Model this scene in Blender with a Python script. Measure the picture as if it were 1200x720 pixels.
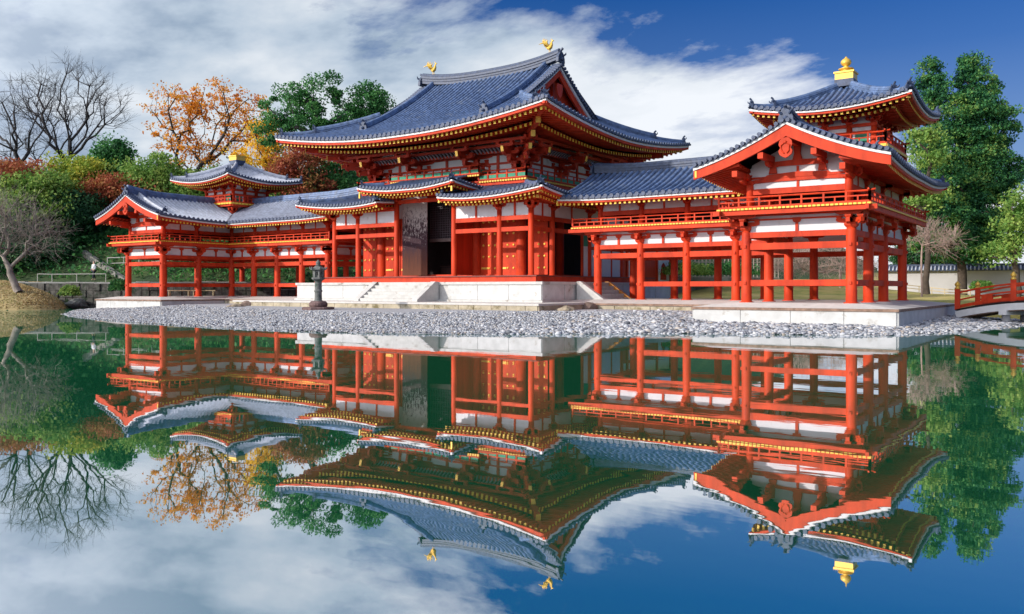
import bpy, math, random
import numpy as np
from mathutils import Vector, Matrix
random.seed(7)
for o in list(bpy.data.objects): bpy.data.objects.remove(o)
SC = bpy.context.scene
COL = SC.collection
R = math.radians
# ------------------------------------------------------------ camera, sky, sun, exposure
FX, YAW, YH, XC, YC, ZC = 1012.16, -0.6083, 338.1, 33.634, -35.608, 1.578
cam = bpy.data.cameras.new("camera"); co = bpy.data.objects.new("camera", cam); COL.objects.link(co)
co.location = (XC, YC, ZC); co.rotation_euler = (R(90), 0, -YAW)
cam.sensor_width = 36; cam.lens = FX/1200*36; cam.shift_y = -(360-YH)/1200
cam.clip_start = 0.3; cam.clip_end = 3000
SC.camera = co
SUN_AZ = R(-31)      # towards -X of the -Y axis
SUN_EL = R(23)
sd = Vector((math.sin(SUN_AZ)*math.cos(SUN_EL), -math.cos(SUN_AZ)*math.cos(SUN_EL), math.sin(SUN_EL)))
sl = bpy.data.lights.new("sun", 'SUN'); so = bpy.data.objects.new("sun", sl); COL.objects.link(so)
sl.energy = 2.9; sl.angle = R(1.5); sl.color = (1.0, 0.93, 0.83)
so.rotation_euler = sd.to_track_quat('Z', 'Y').to_euler(); so.location = (-40, -60, 60)
W = bpy.data.worlds.new("World"); SC.world = W; W.use_nodes = True
nt = W.node_tree; nt.nodes.clear()
def N(nt, t, **kw):
    n = nt.nodes.new(t)
    for k, v in kw.items():
        if k.startswith('i_'):
            k = k[2:]
            n.inputs[int(k) if k.isdigit() else k].default_value = v
        else: setattr(n, k, v)
    return n
out = N(nt, 'ShaderNodeOutputWorld'); bg = N(nt, 'ShaderNodeBackground'); bg.inputs[1].default_value = 0.15
sky = N(nt, 'ShaderNodeTexSky', sky_type='NISHITA', sun_disc=False, sun_elevation=SUN_EL,
        sun_rotation=math.atan2(sd.x, sd.y), air_density=1.0, dust_density=0.6, ozone_density=3.0, altitude=50)
tc = N(nt, 'ShaderNodeTexCoord')
sep = N(nt, 'ShaderNodeSeparateXYZ'); nt.links.new(tc.outputs['Generated'], sep.inputs[0])
def M(op, a, b=None, nt=nt, c=None):
    n = nt.nodes.new('ShaderNodeMath'); n.operation = op
    for i, v in enumerate((a, b, c)):
        if v is None: continue
        if isinstance(v, (int, float)): n.inputs[i].default_value = v
        else: nt.links.new(v, n.inputs[i])
    return n.outputs[0]
def ramp(nt, src, stops, mode='LINEAR'):
    r = nt.nodes.new('ShaderNodeValToRGB'); r.color_ramp.interpolation = mode
    e = r.color_ramp.elements
    while len(e) < len(stops): e.new(0.5)
    for k, (p, c) in enumerate(stops):
        e[k].position = p; e[k].color = (*c, 1) if len(c) == 3 else c
    nt.links.new(src, r.inputs[0]); return r.outputs[0]
def mixc(nt, f, a, b, mode='MIX'):
    n = nt.nodes.new('ShaderNodeMix'); n.data_type = 'RGBA'; n.blend_type = mode
    for s, v in ((0, f), (6, a), (7, b)):
        if isinstance(v, (int, float)): n.inputs[s].default_value = v
        elif isinstance(v, tuple): n.inputs[s].default_value = (*v, 1)
        else: nt.links.new(v, n.inputs[s])
    return n.outputs[2]
# cloud deck: noise on a plane high above, plus the direction in which the deck breaks up
iz = M('DIVIDE', 1.0, M('ADD', M('MAXIMUM', sep.outputs[2], 0.0), 0.20))
cmb = N(nt, 'ShaderNodeCombineXYZ')
nt.links.new(M('MULTIPLY', sep.outputs[0], iz), cmb.inputs[0]); nt.links.new(M('MULTIPLY', sep.outputs[1], iz), cmb.inputs[1])
mp = N(nt, 'ShaderNodeMapping'); mp.inputs['Rotation'].default_value = (0, 0, R(35)); mp.inputs['Scale'].default_value = (1.15, 1.5, 1)
nt.links.new(cmb.outputs[0], mp.inputs[0])
n1 = N(nt, 'ShaderNodeTexNoise', i_Scale=1.6, i_Detail=9.0, i_Roughness=0.6, i_Distortion=0.15); nt.links.new(mp.outputs[0], n1.inputs[0])
n2 = N(nt, 'ShaderNodeTexNoise', i_Scale=1.5, i_Detail=6.0, i_Roughness=0.55); nt.links.new(mp.outputs[0], n2.inputs[0])
dp = N(nt, 'ShaderNodeVectorMath', operation='DOT_PRODUCT'); nt.links.new(tc.outputs['Generated'], dp.inputs[0])
dp.inputs[1].default_value = (-0.4914, 0.0227, -0.8706)
edge = M('ADD', dp.outputs['Value'], M('MULTIPLY', M('SUBTRACT', n1.outputs[0], 0.5), 0.55))
cov = ramp(nt, M('ADD', edge, 0.5), [(0.46, (0, 0, 0)), (0.51, (0.55,)*3), (0.57, (1, 1, 1))])
holes = ramp(nt, n1.outputs[0], [(0.30, (0.35,)*3), (0.44, (1, 1, 1))])
cov = M('MULTIPLY', cov, holes)
# left part of the deck is thicker, greyer
dl = N(nt, 'ShaderNodeVectorMath', operation='DOT_PRODUCT'); nt.links.new(tc.outputs['Generated'], dl.inputs[0])
dl.inputs[1].default_value = (-0.62, -0.30, 1.30)
shade = M('ADD', M('MULTIPLY', n2.outputs[0], 0.9), M('MULTIPLY', dl.outputs['Value'], -0.55))
cc = ramp(nt, shade, [(0.0, (1.3, 1.8, 2.5)), (0.10, (2.5, 3.0, 3.6)), (0.22, (3.7, 4.0, 4.35)), (0.38, (4.5, 4.7, 5.0))])
skyc = mixc(nt, 1.0, sky.outputs[0], (0.04, 0.20, 0.44), 'MULTIPLY')
veil = ramp(nt, sep.outputs[2], [(0.04, (0.8,)*3), (0.13, (0.42,)*3), (0.25, (0.10,)*3), (0.33, (0, 0, 0))])
skyc = mixc(nt, veil, skyc, (2.1, 2.5, 3.1))
fin = mixc(nt, cov, skyc, cc)
# bright sky added round the sun, unseen behind the viewer, to fill facades
sdp = N(nt, 'ShaderNodeVectorMath', operation='DOT_PRODUCT'); nt.links.new(tc.outputs['Generated'], sdp.inputs[0]); sdp.inputs[1].default_value = tuple(sd)
gl_ = ramp(nt, sdp.outputs['Value'], [(0.05, (0, 0, 0)), (0.55, (0.45,)*3), (1.0, (1, 1, 1))])
glow = M('MULTIPLY', gl_, M('ADD', M('MULTIPLY', n2.outputs[0], 0.6), 0.6))
fin = mixc(nt, glow, fin, (11.0, 11.2, 11.8))
nt.links.new(fin, bg.inputs[0]); nt.links.new(bg.outputs[0], out.inputs[0])
SC.view_settings.view_transform = 'Standard'; SC.view_settings.look = 'None'
SC.view_settings.exposure = 0.42; SC.view_settings.gamma = 1.0
SC.render.engine = 'CYCLES'
SC.cycles.max_bounces = 6; SC.cycles.diffuse_bounces = 3; SC.cycles.glossy_bounces = 3
SC.cycles.transparent_max_bounces = 6; SC.cycles.caustics_reflective = False

# ------------------------------------------------------------ materials
MATS = {}
def new_mat(name):
    m = bpy.data.materials.new(name); m.use_nodes = True
    b = m.node_tree.nodes['Principled BSDF']; return m, m.node_tree, b
def mat(name, c, rough=0.6, var=0.15, scale=2.0, metal=0.0, bump=0.0, bscale=30.0, c2=None, spec=0.5, stretch=None, stain=None):
    if name in MATS: return MATS[name]
    m, t, b = new_mat(name)
    co_ = N(t, 'ShaderNodeTexCoord')
    src = co_.outputs['Object']
    if stretch:
        mm = N(t, 'ShaderNodeMapping'); mm.inputs['Scale'].default_value = stretch; t.links.new(src, mm.inputs[0]); src = mm.outputs[0]
    n = N(t, 'ShaderNodeTexNoise', i_Scale=scale, i_Detail=6.0, i_Roughness=0.6); t.links.new(src, n.inputs[0])
    lo = c2 if c2 else tuple(x*(1-var) for x in c); hi = c if c2 else tuple(min(1, x*(1+var)) for x in c)
    col = ramp(t, n.outputs[0], [(0.35, lo), (0.65, hi)])
    if stain:
        ns = N(t, 'ShaderNodeTexNoise', i_Scale=stain[1], i_Detail=8.0, i_Roughness=0.7); t.links.new(src, ns.inputs[0])
        f = ramp(t, ns.outputs[0], [(stain[2], (0, 0, 0)), (stain[2]+0.12, (1, 1, 1))])
        col = mixc(t, f, col, stain[0])
    t.links.new(col, b.inputs['Base Color'])
    b.inputs['Roughness'].default_value = rough; b.inputs['Metallic'].default_value = metal
    b.inputs['Specular IOR Level'].default_value = spec
    if bump:
        nb = N(t, 'ShaderNodeTexNoise', i_Scale=bscale, i_Detail=4.0); t.links.new(co_.outputs['Object'], nb.inputs[0])
        bp = N(t, 'ShaderNodeBump', i_Strength=bump, i_Distance=0.02); t.links.new(nb.outputs[0], bp.inputs['Height'])
        t.links.new(bp.outputs[0], b.inputs['Normal'])
    MATS[name] = m; return m
RED = mat('vermilion_paint', (0.60, 0.048, 0.012), 0.6, 0.24, 1.6, bump=0.25, bscale=18, stretch=(1, 1, .35), spec=.25, stain=((.40, .030, .014), 1.3, .57))
REDD = mat('vermilion_boards', (0.50, 0.038, 0.012), 0.55, 0.18, 1.0, bump=0.15, stretch=(3, 3, .3), spec=.3)
GOLD = mat('gold_leaf', (0.82, 0.50, 0.08), 0.38, 0.12, 6.0, metal=0.3)
GOLDP = mat('yellow_ochre_paint', (0.95, 0.60, 0.06), 0.5, 0.12, 6.0)
PLAST = mat('white_plaster', (0.76, 0.76, 0.78), 0.85, 0.06, 1.2, stain=((.58, .55, .53), .9, .60))
WHITE = mat('white_painted_edge', (0.80, 0.80, 0.80), 0.7, 0.06, 3.0)
TILE = mat('roof_tile_blue', (0.10, 0.155, 0.285), 0.42, 0.38, 3.5, bump=0.3, bscale=9, spec=.55, stain=((.19, .235, .32), 1.1, .56))
TILEL = mat('roof_tile_pale', (0.40, 0.43, 0.51), 0.42, 0.22, 3.5, bump=0.25, bscale=9, spec=.6)  # paler, greyer tile tone for the left wing roof and wall coping
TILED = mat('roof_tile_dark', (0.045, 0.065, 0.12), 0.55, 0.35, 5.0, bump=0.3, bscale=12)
TILEE = mat('roof_tile_ends', (0.07, 0.09, 0.15), 0.6, 0.45, 14.0)
STONE = mat('pale_granite', (0.52, 0.51, 0.49), 0.85, 0.10, 3.0, bump=0.2, bscale=22, stain=((0.20, 0.14, 0.10), 1.3, 0.58))
STONEW = mat('white_terrace_stone', (0.56, 0.56, 0.55), 0.85, 0.10, 2.0, bump=.15, stain=((0.30, 0.26, 0.21), 1.1, 0.58))
CURB = mat('yellowed_curb_stone', (0.42, 0.36, 0.26), 0.9, 0.2, 2.0, bump=0.3, stain=((0.16, 0.13, 0.06), 1.3, 0.52))
PAVE = mat('sandy_paving', (0.56, 0.53, 0.50), 0.9, 0.08, 3.0, stain=((0.30, 0.26, 0.22), 0.8, 0.62))
BRWN = mat('brown_stone_edge', (0.26, 0.165, 0.12), 0.9, 0.3, 5.0)
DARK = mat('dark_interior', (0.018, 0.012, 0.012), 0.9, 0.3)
DWOOD = mat('dark_old_wood', (0.045, 0.022, 0.018), 0.7, 0.3, 3.0, stretch=(4, 4, .4))
GREEN = mat('green_shutter', (0.02, 0.27, 0.15), 0.6, 0.15, 4.0)
GREYST = mat('old_lantern_stone', (0.15, 0.155, 0.15), 0.9, 0.35, 6.0, bump=0.4, stain=((0.05, 0.08, 0.06), 4, .5))
GREYSTR = mat('reddish_plinth_stone', (0.16, 0.10, 0.095), 0.9, 0.35, 6.0, bump=0.4)
WOODY = mat('pale_wood', (0.55, 0.44, 0.27), 0.7, 0.15, 3.0)
BARK = mat('bark', (0.075, 0.055, 0.042), 0.9, 0.35, 3.0, bump=0.4)
BARKG = mat('bark_grey', (0.30, 0.255, 0.22), 0.9, 0.25, 3.0, bump=0.4)
METAL = mat('grey_pipe', (0.45, 0.44, 0.40), 0.5, 0.1)
CONC = mat('concrete_wall', (0.27, 0.26, 0.235), 0.9, 0.2, .8, bump=0.2, stain=((0.10, 0.11, 0.09), .7, .5))

# ------------------------------------------------------------ mesh building
SG = [1]         # mirror factor of X for the southern wing
OFF = [Vector((0, 0, 0))]
def link(o, parent=None):
    COL.objects.link(o)
    if parent: o.parent = parent
    return o
def thing(name, label, cat, loc=(0, 0, 0), group=None):
    o = bpy.data.objects.new(name, None); link(o); o.location = loc
    o['label'] = label; o['category'] = cat
    if group: o['group'] = group
    OFF[0] = Vector(loc); return o
class MB:
    def __init__(s): s.v = []; s.f = []
    def quad(s, a, b, c, d):
        n = len(s.v); s.v += [a, b, c, d]; s.f.append((n, n+1, n+2, n+3))
    def tri(s, a, b, c):
        n = len(s.v); s.v += [a, b, c]; s.f.append((n, n+1, n+2))
    def hexa(s, p):      # 8 pts: bottom 4 ccw, top 4 ccw
        n = len(s.v); s.v += [tuple(q) for q in p]
        for f in ((3, 2, 1, 0), (4, 5, 6, 7), (0, 1, 5, 4), (1, 2, 6, 5), (2, 3, 7, 6), (3, 0, 4, 7)):
            s.f.append(tuple(n+i for i in f))
    def box(s, x0, x1, y0, y1, z0, z1):
        if x0 > x1: x0, x1 = x1, x0
        if y0 > y1: y0, y1 = y1, y0
        s.hexa([(x0, y0, z0), (x1, y0, z0), (x1, y1, z0), (x0, y1, z0), (x0, y0, z1), (x1, y0, z1), (x1, y1, z1), (x0, y1, z1)])
    def bar(s, p, q, w, h):   # box beam between p and q, z-up section, centred
        p = Vector(p); q = Vector(q); d = (q-p); 
        side = Vector((d.y, -d.x, 0)); side = side.normalized() if side.length > 1e-6 else Vector((1, 0, 0))
        up = side.cross(d).normalized()
        if up.z < 0: up = -up
        a = side*w/2; b = up*h/2
        s.hexa([p-a-b, p+a-b, q+a-b, q-a-b, p-a+b, p+a+b, q+a+b, q-a+b])
    def tube(s, pts, r, n=8, cap=True):
        pts = [Vector(p) for p in pts]; r = r if isinstance(r, (list, tuple)) else [r]*len(pts)
        base = len(s.v); ref = None
        for i, p in enumerate(pts):
            d = (pts[min(i+1, len(pts)-1)]-pts[max(i-1, 0)]).normalized()
            if ref is None: ref = Vector((0, 0, 1)) if abs(d.z) < .9 else Vector((1, 0, 0))
            a = d.cross(ref).normalized(); b = d.cross(a).normalized(); ref = -b if False else ref
            if abs(d.dot(ref)) > .98: ref = Vector((0, 1, 0))
            for k in range(n):
                t = 2*math.pi*k/n; s.v.append(tuple(p+a*math.cos(t)*r[i]+b*math.sin(t)*r[i]))
        for i in range(len(pts)-1):
            for k in range(n):
                k2 = (k+1) % n; s.f.append((base+i*n+k, base+i*n+k2, base+(i+1)*n+k2, base+(i+1)*n+k))
        if cap:
            s.f.append(tuple(base+k for k in reversed(range(n)))); e = base+(len(pts)-1)*n
            s.f.append(tuple(e+k for k in range(n)))
    def lathe(s, c, prof, n=16):   # prof [(r,z)]
        base = len(s.v)
        for r, z in prof:
            for k in range(n):
                t = 2*math.pi*(k+.5)/n; s.v.append((c[0]+r*math.cos(t), c[1]+r*math.sin(t), c[2]+z))
        for i in range(len(prof)-1):
            for k in range(n):
                k2 = (k+1) % n; s.f.append((base+i*n+k, base+i*n+k2, base+(i+1)*n+k2, base+(i+1)*n+k))
        s.f.append(tuple(base+k for k in reversed(range(n)))); e = base+(len(prof)-1)*n
        s.f.append(tuple(e+k for k in range(n)))
    def prism(s, poly, axis, a, b, c0=(0, 0, 0)):  # poly in (h, z) ; axis 'x' = extrude along x (poly in y,z) ; 'y' = extrude along y (poly in x,z)
        n = len(s.v); k = len(poly)
        for t in (a, b):
            for h, z in poly:
                s.v.append((c0[0]+t, c0[1]+h, c0[2]+z) if axis == 'x' else (c0[0]+h, c0[1]+t, c0[2]+z))
        s.f.append(tuple(n+i for i in range(k))); s.f.append(tuple(n+k+i for i in reversed(range(k))))
        for i in range(k):
            j = (i+1) % k; s.f.append((n+i, n+k+i, n+k+j, n+j))
    def build(s, name, m, parent=None, smooth=False, off=None, mirror=True, fixn=False):
        if not s.v: return None
        me = bpy.data.meshes.new(name); o_ = OFF[0] if off is None else Vector(off)
        sg = SG[0] if mirror else 1
        v = [(p[0]*sg-o_.x, p[1]-o_.y, p[2]-o_.z) for p in s.v]
        f = [tuple(reversed(q)) for q in s.f] if sg < 0 else s.f
        me.from_pydata(v, [], f); me.materials.append(m)
        if smooth: me.polygons.foreach_set('use_smooth', [True]*len(me.polygons))
        me.update()
        ob = bpy.data.objects.new(name, me); link(ob, parent); return ob
def tagtop(o, label, cat, group=None, kind=None):
    if kind: o['kind'] = kind
    if label: o['label'] = label
    if cat: o['category'] = cat
    if group: o['group'] = group
    return o
def origin_to(o, loc):
    loc = Vector(loc); o.data.transform(Matrix.Translation(-loc)); o.location = loc; return o
def lerp(a, b, t): return a+(b-a)*t

# ------------------------------------------------------------ roof slopes
def slope(P, u0, u1, vmin, vmax, pitch, rr, parent, tile, name='roof_slope', nv=10, endr=None):
    """P(u,v)->(x,y,z). Tiled slope: undulating sheet, cover-tile rolls, round end tiles."""
    n = max(1, int(round((u1-u0)/pitch))); du = (u1-u0)/n
    sheet = MB(); ends = MB(); rolls = MB()
    for i in range(n):
        a = u0+i*du; b = a+du
        for k in range(nv):
            t0, t1 = k/nv, (k+1)/nv
            sheet.quad(P(a, lerp(vmin(a), vmax(a), t0)), P(b, lerp(vmin(b), vmax(b), t0)),
                       P(b, lerp(vmin(b), vmax(b), t1)), P(a, lerp(vmin(a), vmax(a), t1)))
    e0 = Vector(P(u0, 0)); e1 = Vector(P(u0+.01, 0)); ud = (e1-e0); ud.z = 0; ud.normalize()
    ve = Vector(P(u0, .01))-e0; ve.z = 0; ve.normalize()
    for i in range(n):
        u = u0+(i+.5)*du; lo, hi = vmin(u), vmax(u)
        if hi-lo < .15: continue
        pts = []
        m_ = max(2, int((hi-lo)/1.0)+2)
        for k in range(m_):
            v = lerp(lo-(.05 if lo <= 0.01 else 0), hi, k/(m_-1)); pts.append(Vector(P(u, v)))
        base = len(rolls.v); K = 5
        for j, p in enumerate(pts):
            for q in range(K):
                t = math.pi*q/(K-1)
                rolls.v.append(tuple(p+ud*math.cos(t)*rr+Vector((0, 0, 1))*math.sin(t)*rr*1.15))
        for j in range(len(pts)-1):
            for q in range(K-1):
                rolls.f.append((base+j*K+q, base+(j+1)*K+q, base+(j+1)*K+q+1, base+j*K+q+1))
        if lo <= 0.01:   # round end tile and the curved pan tile lip beside it
            p = pts[0]-ve*.02+Vector((0, 0, .01)); er = rr*1.22
            nb = len(ends.v); n8 = 8
            for dd in (0, .05):
                for q in range(n8):
                    t = 2*math.pi*q/n8; ends.v.append(tuple(p+ve*dd+ud*math.cos(t)*er+Vector((0, 0, .02+math.sin(t)*er))))
            ends.f.append(tuple(nb+q for q in range(n8)))
            for q in range(n8):
                q2 = (q+1) % n8; ends.f.append((nb+q, nb+n8+q, nb+n8+q2, nb+q2))
            p2 = Vector(P(min(u+du/2, u1), 0))-ve*.03
            a_ = ud*(du/2-rr*.9)
            ends.hexa([p2-a_+Vector((0, 0, -.095)), p2+a_+Vector((0, 0, -.095)), p2+a_+ve*.09+Vector((0, 0, -.095)), p2-a_+ve*.09+Vector((0, 0, -.095)),
                       p2-a_+Vector((0, 0, .02)), p2+a_+Vector((0, 0, .02)), p2+a_+ve*.05+Vector((0, 0, .02)), p2-a_+ve*.05+Vector((0, 0, .02))])
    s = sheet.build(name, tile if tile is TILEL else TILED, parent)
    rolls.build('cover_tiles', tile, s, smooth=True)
    ends.build('eave_tiles', TILEE, s)
    return s
def sweep(mb, pts, inn, sec):
    """sec: rectangle (o0,o1,z0,z1) swept along pts; inn = horizontal unit vector inwards, or list per pt"""
    o0, o1, z0, z1 = sec; base = len(mb.v)
    for i, p in enumerate(pts):
        d = Vector(inn[i] if isinstance(inn, list) else inn); p = Vector(p)
        for o_, z_ in ((o0, z0), (o1, z0), (o1, z1), (o0, z1)): mb.v.append(tuple(p+d*o_+Vector((0, 0, z_))))
    for i in range(len(pts)-1):
        for k in range(4):
            k2 = (k+1) % 4; mb.f.append((base+i*4+k, base+i*4+k2, base+(i+1)*4+k2, base+(i+1)*4+k))
    e = base+(len(pts)-1)*4
    mb.f.append((base+3, base+2, base+1, base)); mb.f.append((e, e+1, e+2, e+3))
def eave(P, u0, u1, inn, udir, parent, pitch=.3, depth=(1.4, 3.2), cornerlen=None, tiers=2, rise=.22, scale=1.0, capm=None, sec=.09, umask=None, ext=(0, 0), name='eave'):
    """white edge board, red board, two tiers of rafters with gilded ends, soffit boards under the slope P"""
    ns = max(8, int((u1-u0)/.6)); us = [lerp(u0, u1, i/ns) for i in range(ns+1)]
    edge = [Vector(P(u, 0)) for u in us]; inn = Vector(inn)
    capm = capm or GOLDP
    w = MB(); r = MB(); so_ = MB(); k = scale
    def inner(u): return cornerlen(u) if cornerlen else 99
    dirs = []
    for u in us:
        dirs.append(inn)
    sweep(w, edge, dirs, (.04, .17, -.11-.09*k, -.10)); sweep(r, edge, dirs, (.10, .24, -.11-.21*k, -.11-.09*k))
    fa = r.build(name, REDD if False else RED, parent); w.build('edge_board', WHITE, fa)
    ztop = -.11-.21*k
    raf = MB(); caps = MB(); n = max(1, int((u1-u0)/pitch)); 
    tl = [(.30*k, depth[0], ztop-.0, rise*.55), (depth[0]-.15*k, depth[1], ztop-.13*k, rise)] if tiers == 2 else [(.25*k, depth[1], ztop, rise)]
    for (i0, i1, zo, rs) in tl:
        hh = sec*1.15
        for i in range(n):
            u = lerp(u0, u1, (i+.5)/n); L = min(i1, inner(u)) 
            if L < i0+.15: continue
            e = Vector(P(u, 0)); a = e+inn*i0+Vector((0, 0, zo-hh/2+rs*i0*.0)); b = e+inn*L+Vector((0, 0, zo-hh/2+rs*(L-i0)))
            raf.bar(a, b, sec, hh)
            c = a-inn*.006
            caps.bar(c-inn*.008, c+inn*.008, sec*1.3, hh*1.3)
        # soffit board above rafters
        for i in range(ns):
            ua, ub = us[i], us[i+1]; la, lb = min(i1, max(inner(ua), i0+.02)), min(i1, max(inner(ub), i0+.02))
            if i0 > la-.05 and i0 > lb-.05: continue
            ea, eb = Vector(P(ua, 0)), Vector(P(ub, 0)); j0 = max(0.12, i0-.1)
            so_.quad(ea+inn*j0+Vector((0, 0, zo+.01)), ea+inn*la+Vector((0, 0, zo+.012+rs*(la-i0))), eb+inn*lb+Vector((0, 0, zo+.012+rs*(lb-i0))), eb+inn*j0+Vector((0, 0, zo+.01)))
    nf = len(raf.f); off_ = len(raf.v); raf.v += caps.v; raf.f += [tuple(i+off_ for i in f) for f in caps.f]
    ro = raf.build('rafters', RED, fa); so_.build('soffit', REDD, fa)
    if ro:      # gilded rafter ends share the rafters' mesh
        ro.data.materials.append(capm); ro.data.polygons.foreach_set('material_index', [0]*nf+[1]*(len(raf.f)-nf))
    return fa
def hip_rafter(par, name, m_, p_out, p_in, w=.16, h=.2):
    mb = MB(); mb.bar(p_out, p_in, w, h); o = mb.build(name, m_, par)
    d = (Vector(p_in)-Vector(p_out)).normalized()
    mb = MB(); mb.bar(Vector(p_out)-d*.012, Vector(p_out)+d*.03, w*1.2, h*1.2); mb.build('gilded_end_plate', GOLD, o)
def ridge(parent, pts, w, h, tile, name='ridge', up=0, ornament=True, top=True):
    mb = MB(); pts = [Vector(p) for p in pts]
    for i in range(len(pts)-1):
        p, q = pts[i], pts[i+1]; d = (q-p); sd_ = Vector((d.y, -d.x, 0)).normalized()*w/2
        e = d.normalized()*.002
        mb.hexa([p-sd_, p+sd_, q+sd_, q-sd_, p-sd_*.8+Vector((0, 0, h)), p+sd_*.8+Vector((0, 0, h)), q+sd_*.8+Vector((0, 0, h)), q-sd_*.8+Vector((0, 0, h))])
        # thin projecting course lines
        for t in (.35, .68):
            a = sd_*1.12
            mb.hexa([p-a+Vector((0, 0, h*t)), p+a+Vector((0, 0, h*t)), q+a+Vector((0, 0, h*t)), q-a+Vector((0, 0, h*t)),
                     p-a+Vector((0, 0, h*t+.03)), p+a+Vector((0, 0, h*t+.03)), q+a+Vector((0, 0, h*t+.03)), q-a+Vector((0, 0, h*t+.03))])
    if top: mb.tube([p+Vector((0, 0, h+.02)) for p in pts], w*.42, 8)
    return mb.build(name, tile, parent)
def ogre(parent, p, d, s, name='ridge_end_tile'):
    """horned end tile: p base point, d outward horizontal direction"""
    mb = MB(); p = Vector(p); d = Vector((d[0], d[1], 0)).normalized(); sd_ = Vector((-d.y, d.x, 0)); Z = Vector((0, 0, 1))
    prof = [(-.5, 0), (.5, 0), (.46, .35), (.34, .62), (.2, .8), (.0, .86), (-.2, .8), (-.34, .62), (-.46, .35)]
    n = len(mb.v); k = len(prof)
    for o_ in (0, .22):
        for x, z in prof: mb.v.append(tuple(p+d*o_*s+sd_*x*s+Z*z*s))
    mb.f.append(tuple(n+i for i in reversed(range(k)))); mb.f.append(tuple(n+k+i for i in range(k)))
    for i in range(k):
        j = (i+1) % k; mb.f.append((n+i, n+j, n+k+j, n+k+i))
    mb.tube([p+d*.1*s+Z*.78*s, p+d*.16*s+Z*.95*s, p+d*.34*s+Z*1.08*s], [.13*s, .11*s, .10*s], 7)
    for q in (-1, 1):
        mb.tube([p+d*.2*s+sd_*q*.25*s+Z*.55*s, p+d*.36*s+sd_*q*.38*s+Z*.68*s, p+d*.34*s+sd_*q*.46*s+Z*.82*s], [.1*s, .07*s, .03*s], 6)
    mb.lathe(tuple(p+d*.25*s+Z*.25*s), [(.02, -.13*s), (.16*s, -.08*s), (.2*s, 0), (.14*s, .1*s), (.03, .14*s)], 8)
    return mb.build(name, TILED, parent)

# bracket pieces -----------------------------------------------------------------
def arm(mb, x, y, z, L, h, t, axis):
    """boat shaped bracket arm centred at x,y, underside curved"""
    a = L/2; poly = [(-a, h), (-a, h*.45), (-a*.82, h*.12), (-a*.6, 0), (a*.6, 0), (a*.82, h*.12), (a, h*.45), (a, h)]
    if axis == 'x': mb.prism(poly, 'y', -t/2, t/2, (x, y, z))
    else: mb.prism(poly, 'x', -t/2, t/2, (x, y, z))
def blk(mb, x, y, z, s, h):
    a, b = s/2, s*.36
    mb.hexa([(x-b, y-b, z), (x+b, y-b, z), (x+b, y+b, z), (x-b, y+b, z), (x-a, y-a, z+h*.5), (x+a, y-a, z+h*.5), (x+a, y+a, z+h*.5), (x-a, y+a, z+h*.5)])
    mb.box(x-a, x+a, y-a, y+a, z+h*.5, z+h)
def bracket(x, y, z, parent, outs, size=1.0, steps=1, along=('x',), m=None):
    """outs: list of outward unit vectors (ox,oy)"""
    mb = MB(); s = size
    blk(mb, x, y, z, .46*s, .2*s); z1 = z+.2*s
    for ax in along: arm(mb, x, y, z1, 1.15*s, .17*s, .15*s, ax)
    for ax in along:
        for q in (-1, 0, 1):
            dx, dy = (q*.46*s, 0) if ax == 'x' else (0, q*.46*s)
            blk(mb, x+dx, y+dy, z1+.17*s, .22*s, .12*s)
    for (ox, oy) in outs:
        zz = z1
        for k in range(steps):
            L = .48*s*(k+1)
            # projecting arm
            p0 = (x, y); p1 = (x+ox*L, y+oy*L)
            n_ = Vector((ox, oy, 0)); n_.normalize()
            mb.bar((p0[0], p0[1], zz+.085*s), (p1[0]+n_.x*.12*s, p1[1]+n_.y*.12*s, zz+.085*s), .15*s, .17*s)
            mb.bar((p1[0]-n_.x*.1*s, p1[1]-n_.y*.1*s, zz-.02*s), (p1[0]+n_.x*.04*s, p1[1]+n_.y*.04*s, zz+.03*s), .15*s, .12*s)
            blk(mb, p1[0], p1[1], zz+.17*s, .24*s, .13*s)
            if abs(ox)+abs(oy) < 1.2:
                ax = 'x' if abs(oy) > abs(ox) else 'y'
                arm(mb, p1[0], p1[1], zz+.30*s, 1.05*s, .16*s, .14*s, ax)
                for q in (-1, 1):
                    dx, dy = (q*.42*s, 0) if ax == 'x' else (0, q*.42*s)
                    blk(mb, p1[0]+dx, p1[1]+dy, zz+.46*s, .2*s, .11*s)
            zz += .30*s
    return mb.build('bracket', m or RED, parent)
def railing(parent, path, h=.42, post=.9, m=RED, panel=None, name='railing', closed=False, over=.3):
    """kumi-koran railing: base rail, mid rail, round top rail running past the corners"""
    mb = MB(); pan = MB()
    for i in range(len(path)-1):
        a, b = Vector(path[i]), Vector(path[i+1]); d = (b-a); L = d.length; d.normalize()
        mb.bar(a+Vector((0, 0, .035)), b+Vector((0, 0, .035)), .09, .07)
        mb.bar(a+Vector((0, 0, h*.58)), b+Vector((0, 0, h*.58)), .06, .05)
        mb.tube([a-d*over+Vector((0, 0, h+.05)), a+Vector((0, 0, h)), b+Vector((0, 0, h)), b+d*over+Vector((0, 0, h+.05))], .038, 6)
        n = max(1, int(round(L/post)))
        for k in range(n+1):
            p = a+d*(L*k/n); w = .045 if k in (0, n) else .035
            hh = h+.08 if k in (0, n) else h
            mb.box(p.x-w, p.x+w, p.y-w, p.y+w, p.z+.06, p.z+hh)
        if panel:
            for k in range(n):
                p = a+d*(L*(k+.12)/n); q = a+d*(L*(k+.88)/n)
                pan.bar(p+Vector((0, 0, h*.32)), q+Vector((0, 0, h*.32)), .03, h*.40)
        else:
            for k in range(n):
                p = a+d*(L*(k+.5)/n); mb.box(p.x-.028, p.x+.028, p.y-.028, p.y+.028, p.z+.06, p.z+h*.58)
    o = mb.build(name, m, parent)
    if panel: pan.build('railing_panels', panel, o)
    return o
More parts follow.
